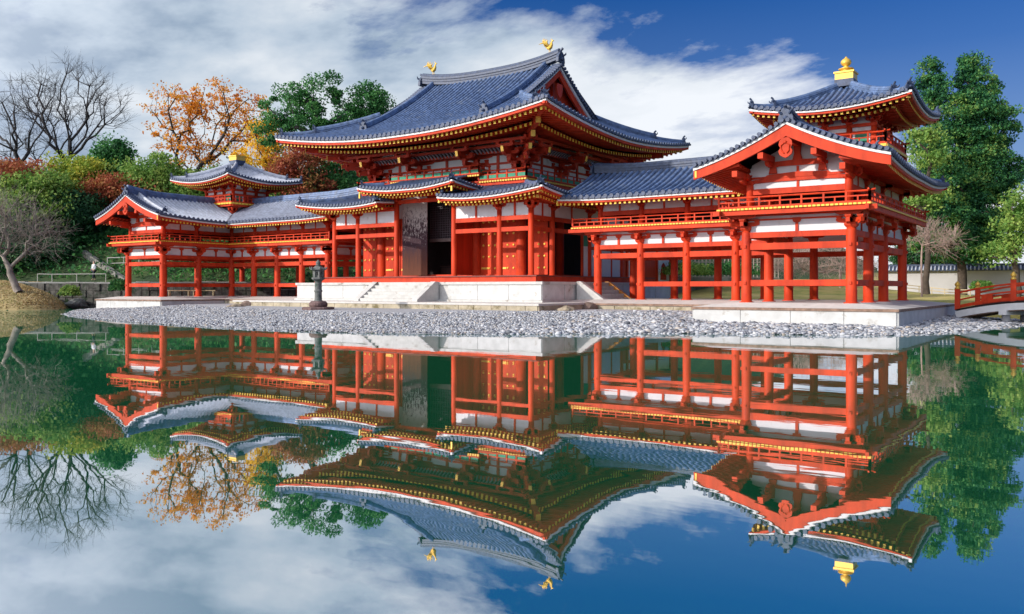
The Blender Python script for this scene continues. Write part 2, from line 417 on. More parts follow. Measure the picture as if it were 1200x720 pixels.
def deckcaps(path, z0, z1, step=.17, duty=.72, out=.01):
    mb = MB()
    for i in range(len(path)-1):
        a, b = Vector(path[i]), Vector(path[i+1]); d = b-a; L = d.length; d.normalize(); o_ = Vector((d.y, -d.x, 0))*out
        n = int(L/step)
        for k in range(n):
            p = a+d*(k+.5)*L/n; w = d*step*duty/2; t = Vector((d.y, -d.x, 0))*.02
            mb.hexa([p-w-t+Vector((0, 0, z0)), p+w-t+Vector((0, 0, z0)), p+w+t+Vector((0, 0, z0)), p-w+t+Vector((0, 0, z0)),
                     p-w-t+Vector((0, 0, z1)), p+w-t+Vector((0, 0, z1)), p+w+t+Vector((0, 0, z1)), p-w+t+Vector((0, 0, z1))])
    return mb

# ============================================================ large structure
def grid_sheet(name, x0, x1, y0, y1, nx, ny, zf, m, label=None):
    xs = np.linspace(x0, x1, nx+1); ys = np.linspace(y0, y1, ny+1)
    v = [(x, y, zf(x, y)) for y in ys for x in xs]; f = []
    for j in range(ny):
        for i in range(nx):
            a = j*(nx+1)+i; f.append((a, a+1, a+nx+2, a+nx+1))
    me = bpy.data.meshes.new(name); me.from_pydata(v, [], f); me.materials.append(m)
    me.polygons.foreach_set('use_smooth', [True]*len(f)); o = bpy.data.objects.new(name, me); link(o)
    o['kind'] = 'structure'; return o
# water: dark green pond, strongly mirroring at this low angle
wm, t, b = new_mat('pond_water'); t.nodes.remove(b)
o_ = t.nodes['Material Output']
gl = N(t, 'ShaderNodeBsdfGlossy'); gl.inputs['Color'].default_value = (0.96, 0.93, 1.0, 1); gl.inputs['Roughness'].default_value = 0.012
df = N(t, 'ShaderNodeBsdfDiffuse'); df.inputs['Color'].default_value = (0.015, 0.17, 0.07, 1)
fr = N(t, 'ShaderNodeFresnel', i_IOR=1.34)
fac = M('ADD', M('MULTIPLY', fr.outputs[0], 0.4), 0.62, t); fac = M('MINIMUM', fac, 0.78, t)
mx = N(t, 'ShaderNodeMixShader'); t.links.new(fac, mx.inputs[0]); t.links.new(df.outputs[0], mx.inputs[1]); t.links.new(gl.outputs[0], mx.inputs[2])
tco = N(t, 'ShaderNodeTexCoord')
mpp = N(t, 'ShaderNodeMapping'); mpp.inputs['Rotation'].default_value = (0, 0, -YAW*0+R(35)); mpp.inputs['Scale'].default_value = (0.5, 1.4, 1)
t.links.new(tco.outputs['Object'], mpp.inputs[0])
wv = N(t, 'ShaderNodeTexNoise', i_Scale=1.1, i_Detail=3.0, i_Roughness=0.45); t.links.new(mpp.outputs[0], wv.inputs[0])
bmp = N(t, 'ShaderNodeBump', i_Strength=0.035, i_Distance=0.04); t.links.new(wv.outputs[0], bmp.inputs['Height'])
t.links.new(bmp.outputs[0], gl.inputs['Normal']); t.links.new(mx.outputs[0], o_.inputs[0])
mb = MB(); mb.quad((-400, -150, 0), (260, -150, 0), (260, 60, 0), (-400, 60, 0)); o = mb.build('pond_water', wm, mirror=False, off=(0, 0, 0)); o['kind'] = 'structure'

GRASS = mat('ground_grass', (0.30, 0.27, 0.09), 0.95, c2=(0.13, 0.16, 0.04), scale=0.5, bump=0.6, bscale=8)
FOREST = mat('forest_floor', (0.075, 0.085, 0.03), 0.95, c2=(0.03, 0.045, 0.018), scale=0.7, bump=0.6, bscale=6)
# pond bank line of the land behind the hall (y as a function of x): left, behind, right
def bank(x):
    pts = [(-400, -60), (-60, -14), (-46, -4.5), (-38, 0), (-30, 4.8), (-24, 9.5), (-19, 14), (20, 14.5), (24, 15.5), (28, 14), (32, 11.5), (40, 16), (80, 30), (260, 60)]
    for (a, p), (c, q) in zip(pts, pts[1:]):
        if x <= c: return p+(q-p)*(x-a)/(c-a)
    return pts[-1][1]
def sm(t_): t_ = max(0, min(1, t_)); return t_*t_*(3-2*t_)
def land(x, y):
    s = y-bank(x)
    lv = lerp(2.0, .85, sm((x+24)/6))
    z = -1.0 if s < -.2 else lerp(-1.0, lv, sm((s+.2)/.5)) if x < -18 else max(-1, min(lv, s*.35))
    if s > 0:
        hgt = sm((-x-2)/26)
        z += 10*hgt*sm((s-3.2)/34)+2.6*hgt*sm((s-3.2)/9)
        z += 1.6*math.exp(-((x-9)/9)**2-((y-44)/9)**2)
        z += 3.5*sm((s-60)/60)
    r2 = ((x+39.5)/9.6)**2+((y+3.4)/4.2)**2      # dry grass mound at the left
    if r2 < 1.3: z = max(z, 2.1*(max(0, 1-r2))**.62-.25+(1.05-r2)*.3)
    return z+0.06*math.sin(x*.9)*math.cos(y*.8)*(z > .3)
gm, t, b = new_mat('ground_cover')
geo = N(t, 'ShaderNodeNewGeometry'); sp = N(t, 'ShaderNodeSeparateXYZ'); t.links.new(geo.outputs['Position'], sp.inputs[0])
nn = N(t, 'ShaderNodeTexNoise', i_Scale=0.35, i_Detail=8.0, i_Roughness=.65); t.links.new(geo.outputs['Position'], nn.inputs[0])
lawn = ramp(t, nn.outputs[0], [(.35, (0.20, 0.24, 0.05)), (.5, (0.46, 0.38, 0.11)), (.65, (0.55, 0.42, 0.17))])
fo = ramp(t, nn.outputs[0], [(.35, (0.018, 0.045, 0.014)), (.65, (0.06, 0.10, 0.025))])
fx = ramp(t, M('ADD', M('MULTIPLY', sp.outputs[0], 0.1, t), 0.6, t), [(0.0, (0, 0, 0)), (1, (1, 1, 1))])
t.links.new(mixc(t, fx, fo, lawn), b.inputs['Base Color']); b.inputs['Roughness'].default_value = .95
nb = N(t, 'ShaderNodeTexNoise', i_Scale=6, i_Detail=6.0); t.links.new(geo.outputs['Position'], nb.inputs[0])
bp = N(t, 'ShaderNodeBump', i_Strength=.7, i_Distance=.15); t.links.new(nb.outputs[0], bp.inputs['Height']); t.links.new(bp.outputs[0], b.inputs['Normal'])
grid_sheet('ground', -150, 90, -30, 160, 360, 285, land, gm)
mb = MB(); mb.quad((-900, 150, .6), (900, 150, .6), (900, 1600, .6), (-900, 1600, .6)); o = mb.build('ground', gm, mirror=False, off=(0, 0, 0)); o['kind'] = 'structure'

DRYG = mat('dry_grass_ground', (.46, .35, .17), .95, c2=(.26, .22, .09), scale=1.2, bump=.5, bscale=14)
mb = MB(); K_ = 60
for i in range(K_):
    for j in range(16):
        P4 = []
        for a, b_ in ((i, j), (i+1, j), (i+1, j+1), (i, j+1)):
            r_ = b_/16*1.02; an = 2*math.pi*a/K_; x, y = -39.5+9.6*r_*math.cos(an), -3.4+4.2*r_*math.sin(an); P4.append((x, y, land(x, y)+.05))
        mb.quad(*P4)
o = mb.build('dry_grass_mound', DRYG, mirror=False, smooth=True, off=(0, 0, 0)); o['kind'] = 'structure'

# pebble beach island: rings from shoreline inwards
SHORE = [(-27.9, -2.2), (-24, -4.6), (-19, -7.8), (-13, -10.4), (-7, -12.1), (-2.5, -13.0), (3.6, -13.9), (8.3, -14.0), (11.5, -13.6), (14.5, -12.6), (17.0, -10.9), (18.9, -8.9), (21.6, -7.1), (25.3, -5.7), (27.6, -4.2), (28.9, -1.0), (29.6, 3.0), (30.4, 7.4), (30.2, 12), (28.5, 15.5)]
def chaikin(p, n=3):
    for _ in range(n):
        q = [p[0]]
        for a, b_ in zip(p, p[1:]):
            q += [(a[0]*.75+b_[0]*.25, a[1]*.75+b_[1]*.25), (a[0]*.25+b_[0]*.75, a[1]*.25+b_[1]*.75)]
        q.append(p[-1]); p = q
    return p
SH = chaikin(SHORE); SHP = np.array(SH)
def inside(x, y):
    c = False; P_ = SH+[(-27.9, 16)]
    j = len(P_)-1
    for i in range(len(P_)):
        if (P_[i][1] > y) != (P_[j][1] > y) and x < (P_[j][0]-P_[i][0])*(y-P_[i][1])/(P_[j][1]-P_[i][1])+P_[i][0]: c = not c
        j = i
    return c
def dshore(x, y):
    a = SHP[:-1]; b_ = SHP[1:]; d = b_-a; p = np.array((x, y))
    tt = np.clip(((p-a)*d).sum(1)/(d*d).sum(1), 0, 1); q = a+d*tt[:, None]
    return float(np.sqrt(((q-p)**2).sum(1)).min())
def beachz(x, y):
    d = dshore(x, y)
    if not inside(x, y): return -min(.5, d*.15)
    mxh = .50 if x < 17 else lerp(.50, .16, min(1, (x-17)/3))
    if x < -18: mxh = lerp(.5, .2, min(1, (-18-x)/3))
    if x > 27.2: mxh = .35
    return min(mxh, d*.062+.02)
SAND = mat('beach_grit', (0.36, 0.365, 0.385), 0.95, 0.15, 12.0, bump=0.5, bscale=40)
grid_sheet('beach', -31, 33, -17, 16, 160, 84, beachz, SAND)
# pebbles (thousands): one object
rng = np.random.default_rng(3)
def ico():
    t_ = (1+5**.5)/2
    v = np.array([(-1, t_, 0), (1, t_, 0), (-1, -t_, 0), (1, -t_, 0), (0, -1, t_), (0, 1, t_), (0, -1, -t_), (0, 1, -t_), (t_, 0, -1), (t_, 0, 1), (-t_, 0, -1), (-t_, 0, 1)], float)
    v /= np.linalg.norm(v[0])
    f = np.array([(0, 11, 5), (0, 5, 1), (0, 1, 7), (0, 7, 10), (0, 10, 11), (1, 5, 9), (5, 11, 4), (11, 10, 2), (10, 7, 6), (7, 1, 8), (3, 9, 4), (3, 4, 2), (3, 2, 6), (3, 6, 8), (3, 8, 9), (4, 9, 5), (2, 4, 11), (6, 2, 10), (8, 6, 7), (9, 8, 1)])
    return v, f
IV, IF = ico()
def np_mesh(name, V, F, m, smooth=False):
    me = bpy.data.meshes.new(name); k = F.shape[1]
    me.vertices.add(len(V)); me.vertices.foreach_set('co', np.ascontiguousarray(V, dtype=np.float32).ravel())
    me.loops.add(F.size); me.loops.foreach_set('vertex_index', np.ascontiguousarray(F, dtype=np.int32).ravel())
    me.polygons.add(len(F)); me.polygons.foreach_set('loop_start', np.arange(0, F.size, k, dtype=np.int32))
    me.polygons.foreach_set('loop_total', np.full(len(F), k, dtype=np.int32))
    if smooth: me.polygons.foreach_set('use_smooth', [True]*len(F))
    me.materials.append(m); me.update(calc_edges=True); return me
def rocks(P_, S_, name, m):
    n = len(P_); V = np.repeat(IV[None], n, 0)*(1+rng.uniform(-.22, .22, (n, 12, 1)))
    V *= np.stack([rng.uniform(.75, 1.35, n), rng.uniform(.7, 1.1, n), rng.uniform(.45, .75, n)], 1)[:, None, :]
    a = rng.uniform(0, 6.28, n); c, s = np.cos(a), np.sin(a); X = V[..., 0]*c[:, None]-V[..., 1]*s[:, None]; Y = V[..., 0]*s[:, None]+V[..., 1]*c[:, None]
    V = np.stack([X, Y, V[..., 2]], -1)*S_[:, None, None]+P_[:, None, :]
    F = (IF[None]+(np.arange(n)*12)[:, None, None]).reshape(-1, 3)
    return np_mesh(name, V.reshape(-1, 3), F, m)
pm, t, b = new_mat('pebble_stone')
g_ = N(t, 'ShaderNodeNewGeometry')
t.links.new(ramp(t, g_.outputs['Random Per Island'], [(0, (0.07, 0.075, 0.09)), (.2, (0.20, 0.215, 0.245)), (.5, (0.38, 0.395, 0.43)), (.78, (0.56, 0.57, 0.60)), (.95, (0.34, 0.28, 0.22)), (1, (.66, .66, .66))]), b.inputs['Base Color'])
b.inputs['Roughness'].default_value = .8
GD, GI = {}, {}
def cellinfo(x, y):
    k = (int(x*4), int(y*4))
    if k not in GD: GD[k] = dshore(x, y); GI[k] = inside(x, y)
    return GD[k], GI[k]
pp = []; ps = []
while len(pp) < 85000:
    x, y = rng.uniform(-29, 31.5), rng.uniform(-15, 13)
    d, ins = cellinfo(x, y)
    w_ = 7.2 if -20 < x < 8 else 10 if x < 20 else 5.5
    if (ins and d < w_ and rng.random() < 1.2-d/w_*.25) or (not ins and d < .5):
        if -27 < x < -19 and y > -1.3: continue
        if 19 < x < 27.1 and y > -1.45: continue
        s_ = rng.uniform(.022, .052) if x < 16 else rng.uniform(.03, .085)
        if rng.random() < .04: s_ *= 1.7
        mxh = .50 if x < 17 else lerp(.50, .16, min(1, (x-17)/3))
        if x < -18: mxh = lerp(.5, .2, min(1, (-18-x)/3))
        if x > 27.2: mxh = .35
        z = min(mxh, d*.062+.02) if ins else -min(.5, d*.15)
        pp.append((x, y, z+s_*.22)); ps.append(s_)
o = bpy.data.objects.new('pebbles', rocks(np.array(pp), np.array(ps), 'pebbles', pm)); link(o); o['kind'] = 'stuff'
o['label'] = 'grey and white pebbles covering the curved shore of the pond'; o['category'] = 'pebbles'

# ------------------------------------------------------------ stone terraces
def terrace_wing(sg):
    SG[0] = sg
    root = thing('stone_terrace', 'white stone terrace under the nearer right wing with joints between its face slabs' if sg > 0 else 'white stone terrace under the far left wing beside the dry grass mound', 'terrace', (23*sg, 4, .1), 'stone terraces under the wings')
    zt = .80
    a = MB()
    # L shaped top with apron sloping down from the floor
    a.box(19.08, 27.1, -1.32, 13.2, .04, zt-.10); a.box(9.2, 19.08, 3.75, 12.6, .04, zt-.10)
    a.build('terrace_body', STONEW, root)
    e = MB(); e.box(19.02, 27.16, -1.40, 13.26, zt-.10, zt); e.box(9.2, 19.02, 3.68, 12.66, zt-.10, zt)
    e.build('edge_course', BRWN, root)
    p = MB()
    def rect(x0, x1, y0, y1, X0, X1, Y0, Y1, z0, z1):
        p.hexa([(X0, Y0, z0), (X1, Y0, z0), (X1, Y1, z0), (X0, Y1, z0), (x0, y0, z1), (x1, y0, z1), (x1, y1, z1), (x0, y1, z1)])
    rect(20.4, 25.7, -.5, 10.5, 19.04, 27.14, -1.385, 13.24, zt+.004, .985)
    rect(9.8, 20.4, 5.2, 10.45, 9.25, 20.4, 3.70, 12.64, zt+.002, .983)
    p.build('floor', PAVE, root)
    s = MB(); x = 19.12; k = 0
    while x < 27.0:
        w = min(2.03, 27.08-x); s.box(x, x+w-.025, -1.36, -1.318, .05, zt-.105); x += w
    y = -1.3
    while y < 13: w = min(1.9, 13.15-y); s.box(27.098, 27.14, y, y+w-.02, .05, zt-.105); y += w
    y = -1.3
    while y < 3.6: w = min(1.7, 3.7-y); s.box(19.04, 19.078, y, y+w-.02, .05, zt-.105); y += w
    s.build('face_slabs', STONEW, root)
    s = MB(); x = 9.3; r_ = random.Random(5)
    while x < 19.0:
        w = r_.uniform(.7, 1.3); s.box(x, min(x+w, 19.0)-.03, 3.70-r_.uniform(0, .04), 3.76, .06, zt-.13); x += w
    s.build('curb_stones', CURB, root)
    SG[0] = 1
for sg in (1, -1): terrace_wing(sg)
root = thing('stone_terrace', 'low wide stone terrace with yellowed curb in front of the central hall', 'terrace', (0, 4, .1))
a = MB(); a.box(-11.5, 11.2, -1.2, 19.5, .02, .74); a.build('terrace_body', CURB, root)
a = MB(); a.box(-11.56, 11.26, -1.28, 19.56, .74, .84); a.build('floor', PAVE, root)
s = MB(); r_ = random.Random(8); x = -11.5
while x < 11.1: w = r_.uniform(.9, 1.7); s.box(x, min(x+w, 11.2)-.03, -1.25, -1.198, .1, .735); x += w
y = -1.2
while y < 4: w = r_.uniform(.9, 1.5); s.box(11.198, 11.24, y, y+w-.03, .1, .735); y += w
s.build('curb_stones', CURB, root)

# ------------------------------------------------------------ wing corridor with corner tower
def wing(sg):
    SG[0] = sg
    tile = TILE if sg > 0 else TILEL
    root = thing('wing_corridor', 'nearer red gallery wing on the right with dark blue roof and square corner tower' if sg > 0
                 else 'far red gallery wing on the left with grey tiled roof and a small corner tower', 'temple building', (23.03*sg, 7.87, .985), 'flanking wings of the red hall')
    XI, XO, Y0, Y1, Y2 = 20.914, 25.153, 0.0, 5.748, 9.987
    lx = [XI-2.592*k for k in range(1, 5)]
    cols = [(XI, 0), (XO, 0), (XI, 2.874), (XO, 2.874), (XI, Y1), (XO, Y1), (XI, Y2), (XO, Y2)]+[(x, Y1) for x in lx]+[(x, Y2) for x in lx]
    for x, y in cols:
        m = MB(); m.lathe((x, y, .985), [(.30, -.02), (.30, .03), (.215, .05), (.21, 1.2), (.20, 2.85), (.175, 3.02)], 20); c = m.build('column', RED, root, smooth=False)
        c.data.polygons.foreach_set('use_smooth', [len(p.vertices) == 4 for p in c.data.polygons])
        # nail covers on the columns
        for z in (1.80, 3.33):
            for dx, dy in ((0, -1), (-1 if x < 22 else 1, 0)): q = MB(); q.box(x+dx*.2-.05, x+dx*.2+.05, y+dy*.2-.05, y+dy*.2+.05, z-.06, z+.06); q.build('beam_peg', RED, c)
    for x, y in cols:
        corner = (x, y) in ((XI, 0), (XO, 0), (XO, Y2))
        outs = []
        if y == 0: outs.append((0, -1))
        if y == Y2: outs.append((0, 1))
        if x == XO: outs.append((1, 0))
        if x == XI and y <= 2.9: outs.append((-1, 0))
        if y == Y1 and x < XI: outs.append((0, -1))
        if (x, y) == (XI, Y1): outs.append((-.7, -.7))
        if corner: outs.append((.95*(1 if x > 22 else -1), .95*(1 if y > 5 else -1)))
        if x == lx[-1]: outs.append((-1, 0))
        al = ('x', 'y') if corner or (x, y) == (XI, Y1) or x == lx[-1] else (('y',) if (x in (XI, XO) and y < Y1+.1) else ('x',))
        bracket(x, y, 3.98, root, outs, 1.0, 1, al)
    # column lines: (start, end, list of column coords along, outward normal, low beam flags)
    lines = [('x', 0.0, [XI, XO], -1, [1]), ('y', XO, [0, 2.874, Y1, Y2], 1, [1, 1, 1]), ('y', XI, [0, 2.874, Y1], -1, [1, 1]),
             ('x', Y1, [XI]+lx, -1, [1, 1, 1, 0]), ('x', Y2, [XO, XI]+lx, 1, [1, 1, 1, 1, 0]), ('y', lx[-1], [Y1, Y2], -1, [0])]
    def B(ax, c, a, b_, t_, z0, z1, name, m, off=0):
        q = MB()
        if ax == 'x': q.box(a, b_, c+off-t_/2, c+off+t_/2, z0, z1)
        else: q.box(c+off-t_/2, c+off+t_/2, a, b_, z0, z1)
        return q.build(name, m, root)
    for li, (ax, c, pts, nrm, low) in enumerate(lines):
        dz = .004*li
        for i in range(len(pts)-1):
            a, b_ = sorted((pts[i], pts[i+1]))
            if low[i]: B(ax, c, a+.15, b_-.15, .15, 1.68, 1.93, 'lower_beam', RED)
            B(ax, c, a+.12, b_-.12, .16, 3.19, 3.46, 'middle_beam', RED)
            B(ax, c, a+.12, b_-.12, .18, 3.69, 3.92, 'upper_beam', RED)
            B(ax, c, a+.05, b_-.05, .06, 3.92, 4.62, 'plaster_panel', PLAST)
            B(ax, c, a+.05, b_-.05, .12, 4.40, 4.47, 'rail_beam', RED)
            q = MB(); mid = (a+b_)/2
            if ax == 'x': q.box(mid-.06, mid+.06, c-.08, c+.08, 3.92, 4.3); arm(q, mid, c, 4.28, .34, .2, .16, 'x')
            else: q.box(c-.08, c+.08, mid-.06, mid+.06, 3.92, 4.3); arm(q, c, mid, 4.28, .34, .2, .16, 'y')
            q.build('strut', RED, root)
            # upper storey panels
            iy = .12*-nrm
            B(ax, c, a+.1, b_-.1, .15, 5.50+dz, 5.74+dz, 'upper_storey_beam', RED, iy)
            B(ax, c, a+.1, b_-.1, .05, 5.74, 6.62, 'plaster_panel', PLAST, iy)
            B(ax, c, a+.1, b_-.1, .13, 6.15+dz, 6.24+dz, 'upper_storey_beam', RED, iy)
            q = MB()
            if ax == 'x': q.box(mid-.05, mid+.05, c+iy-.06, c+iy+.06, 5.74, 6.6)
            else: q.box(c+iy-.06, c+iy+.06, mid-.05, mid+.05, 5.74, 6.6)
            q.build('strut', RED, root)
        a, b_ = min(pts), max(pts)
        B(ax, c, a-.3, b_+.3, .15, 4.58+dz, 4.76+dz, 'deck_beam', RED)
    for x, y in cols:   # upper storey posts
        ix = -.12 if x == XO else .12 if x in (XI, lx[-1]) else 0; iy = .12 if y in (0, Y1) else -.12
        if (x, y) == (XI, Y1): ix, iy = .12, .12
        m = MB(); m.lathe((x+ix, y+iy, 4.9), [(.165, 0), (.16, .9), (.14, 1.15)], 14); m.build('upper_post', RED, root, smooth=True)
        outs = []
        if y == Y2: outs.append((0, 1))
        if x == XO: outs.append((1, 0))
        if x == XI and y <= 2.9: outs.append((-1, 0))
        if y == Y1 and x <= XI: outs.append((0, -1))
        bracket(x+ix, y+iy, 5.92, root, outs, .86, 1, ('y',) if x in (XI, XO) and y < 5 else ('x',))
    # deck, L shaped
    ov = .95; lend = lx[-1]-1.15
    m = MB(); m.box(XI-ov, XO+ov, -ov, Y2+ov, 4.80, 4.88); m.box(lend, XI-ov, Y1-ov, Y2+ov, 4.80, 4.88); m.build('balcony_deck', RED, root)
    path = [(lend, Y1-ov, 0), (XI-ov, Y1-ov, 0), (XI-ov, -ov, 0), (XO+ov, -ov, 0), (XO+ov, Y2+ov, 0)]
    path2 = [(XO+ov, Y2+ov, 0), (lend, Y2+ov, 0)]
    m = MB()
    for i in range(len(path)-1):
        a, b_ = Vector(path[i]), Vector(path[i+1]); d = (b_-a).normalized(); n_ = Vector((-d.y, d.x, 0))*.12
        m.bar(a-d*.2+n_+Vector((0, 0, 4.69+.004*i)), b_+d*.2+n_+Vector((0, 0, 4.69+.004*i)), .14, .19)
    m.build('balcony_beam', RED, root)
    m = deckcaps(path, 4.80, 4.87, .17, .74, .02)
    m.build('deck_caps', GOLDP, root)
    rp = [(p[0]+(.08 if i in (0, 1, 2) else -.08), p[1]+(.08 if i < 4 else -.08), 4.885) for i, p in enumerate(path)]
    for i in range(4): railing(root, [rp[i], rp[i+1]], .43, .87, over=.22 if i not in (0, 1) else .0)
    railing(root, [rp[4], (lend+.08, Y2+ov-.08, 4.885)], .43, .87, over=.2)
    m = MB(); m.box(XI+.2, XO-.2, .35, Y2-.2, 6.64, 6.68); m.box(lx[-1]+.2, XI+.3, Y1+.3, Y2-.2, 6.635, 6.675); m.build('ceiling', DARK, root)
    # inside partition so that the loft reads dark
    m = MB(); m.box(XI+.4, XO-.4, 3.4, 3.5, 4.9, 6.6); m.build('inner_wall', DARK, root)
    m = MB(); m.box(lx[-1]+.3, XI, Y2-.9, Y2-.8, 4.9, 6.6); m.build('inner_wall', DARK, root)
    # front gable wall (tympanum)
    yf = .12
    m = MB(); m.prism([(XI+.0, 6.0), (XO-.0, 6.0), (XO-.2, 6.75), (23.03+.9, 7.25), (23.03, 7.75), (23.03-.9, 7.25), (XI+.2, 6.75)], 'y', yf-.02, yf+.04); m.build('gable_plaster', PLAST, root)
    m = MB()
    m.prism([(XI, 5.96), (XI, 6.10), (21.9, 6.16), (23.03, 6.18), (24.17, 6.16), (XO, 6.10), (XO, 5.96), (24.2, 6.0), (21.87, 6.0)], 'y', yf-.10, yf+.10)
    m.prism([(XI+.6, 6.12), (XI+.9, 6.30), (23.03, 6.36), (XO-.9, 6.30), (XO-.6, 6.12), (23.03, 6.15)], 'y', yf-.12, yf+.10)
    m.prism([(23.03-1.05, 6.62), (23.03-.95, 6.82), (23.03, 6.86), (23.03+.95, 6.82), (23.03+1.05, 6.62)], 'y', yf-.12, yf+.10)
    m.build('rainbow_beam', RED, root)
    m = MB()
    m.prism([(23.03-.20, 6.82), (23.03-.12, 7.1), (23.03-.16, 7.55), (23.03+.16, 7.55), (23.03+.12, 7.1), (23.03+.20, 6.82)], 'y', yf-.14, yf+.10)
    m.build('gable_strut', RED, root)
    for q in (-1, 1):
        m = MB(); x = 23.03+q*1.0; m.prism([(x-.17, 6.34), (x-.12, 6.62), (x+.12, 6.62), (x+.17, 6.34)], 'y', yf-.14, yf+.10)
        m.box(x-.2, x+.2, yf-.13, yf+.1, 6.6, 6.72)
        m.build('gable_strut', RED, root)
    for q, z in ((-2.12, 6.26), (-1.05, 6.92), (1.05, 6.92), (2.12, 6.26), (0, 7.5)):   # purlins running out to the barge boards
        m = MB(); m.box(23.03+q-.11, 23.03+q+.11, -1.42, 4.5 if abs(q) < 2 else Y2, z-.12, z+.12); m.build('purlin', RED, root)
        if 0 < abs(q):
            m = MB(); arm(m, 23.03+q, yf-.3, z-.32, .9, .18, .16, 'y'); m.build('bracket_arm', RED, root)
    # ---------------- roof
    CX, CY, HW, G = 23.03, 7.87, 3.87, -1.5
    EX0, EX1, EY0, EY1, LX = CX-HW, CX+HW, CY-HW, CY+HW, 8.9
    def prof(a): return 6.36+.30*a+.039*a*a
    def cl(t_): return max(0, min(1, t_))
    def lift(x, y, a):
        l = .30*cl(1-(y-G)/5.5)**2*cl(1-a/6)
        l += .36*(cl(1-(EX1-x)/5.0)*cl(1-(EY1-y)/5.0))**2
        l += .12*cl(1-(x-LX)/4)**2*cl(1-a/5)*(x < 15)
        return l
    def S1(u, v): x = EX0+v; return (x, u, prof(v)+lift(x, u, v))
    def S2(u, v): x = EX1-v; return (x, u, prof(v)+lift(x, u, v))
    def S3(u, v): y = EY0+v; return (u, y, prof(v)+lift(u, y, v))
    def S4(u, v): y = EY1-v; return (u, y, prof(v)+lift(u, y, v))
    pz = .36; rr = .098
    roof = MB(); roof.box(CX-1.2, CX+1.2, CY-1.2, CY+1.2, 7.0, 7.2); roof = roof.build('roof', tile, root)
    slope(S1, G, CY, lambda u: max(0, u-EY0), lambda u: HW, pz, rr, roof, tile)
    slope(S2, G, EY1, lambda u: 0, lambda u: HW if u < CY else EY1-u, pz, rr, roof, tile)
    slope(S3, LX, CX, lambda u: max(0, u-EX0), lambda u: HW, pz, rr, roof, tile)
    slope(S4, LX, EX1, lambda u: 0, lambda u: HW if u < CX else EX1-u, pz, rr, roof, tile)
    eave(S1, G+.1, EY0, (1, 0, 0), 'y', root, .27, (.7, 1.9), tiers=1, rise=.20, scale=.85)
    eave(S2, G+.1, EY1, (-1, 0, 0), 'y', root, .27, (.7, 1.9), lambda u: max(.3, EY1-u), tiers=1, rise=.20, scale=.85)
    eave(S3, LX+.1, EX0, (0, 1, 0), 'x', root, .27, (.7, 1.9), tiers=1, rise=.20, scale=.85)
    eave(S4, LX+.1, EX1, (0, -1, 0), 'x', root, .27, (.7, 1.9), lambda u: max(.3, EX1-u), tiers=1, rise=.20, scale=.85)
    # corner end plates of the eaves
    m = MB(); m.box(EX0+.06, EX0+.14, G+.0, G+.10, 6.22, 6.5)
    m.build('gilded_end_plate', GOLDP, root); m = MB()
    m.box(LX+.0, LX+.1, EY0+.1, EY0+.26, 6.05, 6.30)
    m.build('gilded_end_plate', GOLDP, root)
    # barge boards at the front gable
    red, wh, te = MB(), MB(), MB()
    for q in (-1, 1):
        pts = []
        for k in range(17):
            v = HW*k/16; x = CX+q*(HW-v); pts.append((x, prof(v)+lift(EX0, G, v)))
        for (x0, z0), (x1, z1) in zip(pts, pts[1:]):
            t0 = .36+.10*(1-abs(x0-CX)/HW); t1 = .36+.10*(1-abs(x1-CX)/HW)
            for b2, ya, yb, za0, zb0, za1, zb1 in ((red, G+.02, G+.14, z0-.16-t0, z0-.155, z1-.16-t1, z1-.155), (wh, G-.03, G+.12, z0-.155, z0-.045, z1-.155, z1-.045), (te, G-.07, G+.1, z0-.045, z0+.0, z1-.045, z1+.0)):
                b2.hexa([(x0, ya, za0), (x1, ya, za1), (x1, yb, za1), (x0, yb, za0), (x0, ya, zb0), (x1, ya, zb1), (x1, yb, zb1), (x0, yb, zb0)])
    bb = red.build('barge_board', RED, root); wh.build('edge_board', WHITE, bb)
    tv = te.build('verge_course', TILED, roof)
    # verge tiles: short rolls lying across the gable edge
    vt = MB()
    for q in (-1, 1):
        n = 17
        for k in range(n):
            v = HW*(k+.5)/n; x = CX+q*(HW-v); z = prof(v)+lift(EX0, G, v)+.05; sl_ = (.30+.078*v)
            vt.tube([(x, G-.16, z), (x, G+.42, z+.02)], .085, 8)
            vt.lathe((x, G-.12, z), [(.02, -.02), (.03, .02)], 4)
    vt.build('verge_tiles', TILEE, roof)
    # pendant under the apex
    m = MB(); zp = 7.42
    m.prism([(CX-.11, zp+.1), (CX-.24, zp-.02), (CX-.27, zp-.18), (CX-.20, zp-.30), (CX-.28, zp-.42), (CX-.24, zp-.56), (CX-.1, zp-.66), (CX, zp-.70), (CX+.1, zp-.66), (CX+.24, zp-.56), (CX+.28, zp-.42), (CX+.20, zp-.30), (CX+.27, zp-.18), (CX+.24, zp-.02), (CX+.11, zp+.1)], 'y', G-.05, G+.02)
    pd = m.build('gable_pendant', RED, root)
    m = MB()
    for q in (-1, 1): m.tube([(CX+q*.06, G-.06, zp-.12), (CX+q*.17, G-.07, zp-.2), (CX+q*.14, G-.07, zp-.42), (CX+q*.05, G-.07, zp-.52)], .03, 6)
    m.lathe((CX, G-.05, zp-.08), [(.02, -.06), (.07, -.03), (.07, .03), (.02, .06)], 8)
    m.build('pendant_carving', RED, pd)
    # ridges
    zr = prof(HW)-.12
    pts = [(CX, G+.12+(CY-2.2-G)*k/10, zr+.30*cl(1-k/4.0)**2) for k in range(11)]
    ridge(roof, pts, .34, .40, TILED if sg > 0 else TILE, 'ridge')
    ogre(roof, (CX, G+.1, zr+.14), (0, -1), .62)
    pts = [(LX+.3+(CX-2.2-LX)*k/10, CY, zr+.22*cl(1-k/3.0)**2) for k in range(11)]
    ridge(roof, pts, .34, .42, TILED if sg > 0 else TILE, 'ridge')
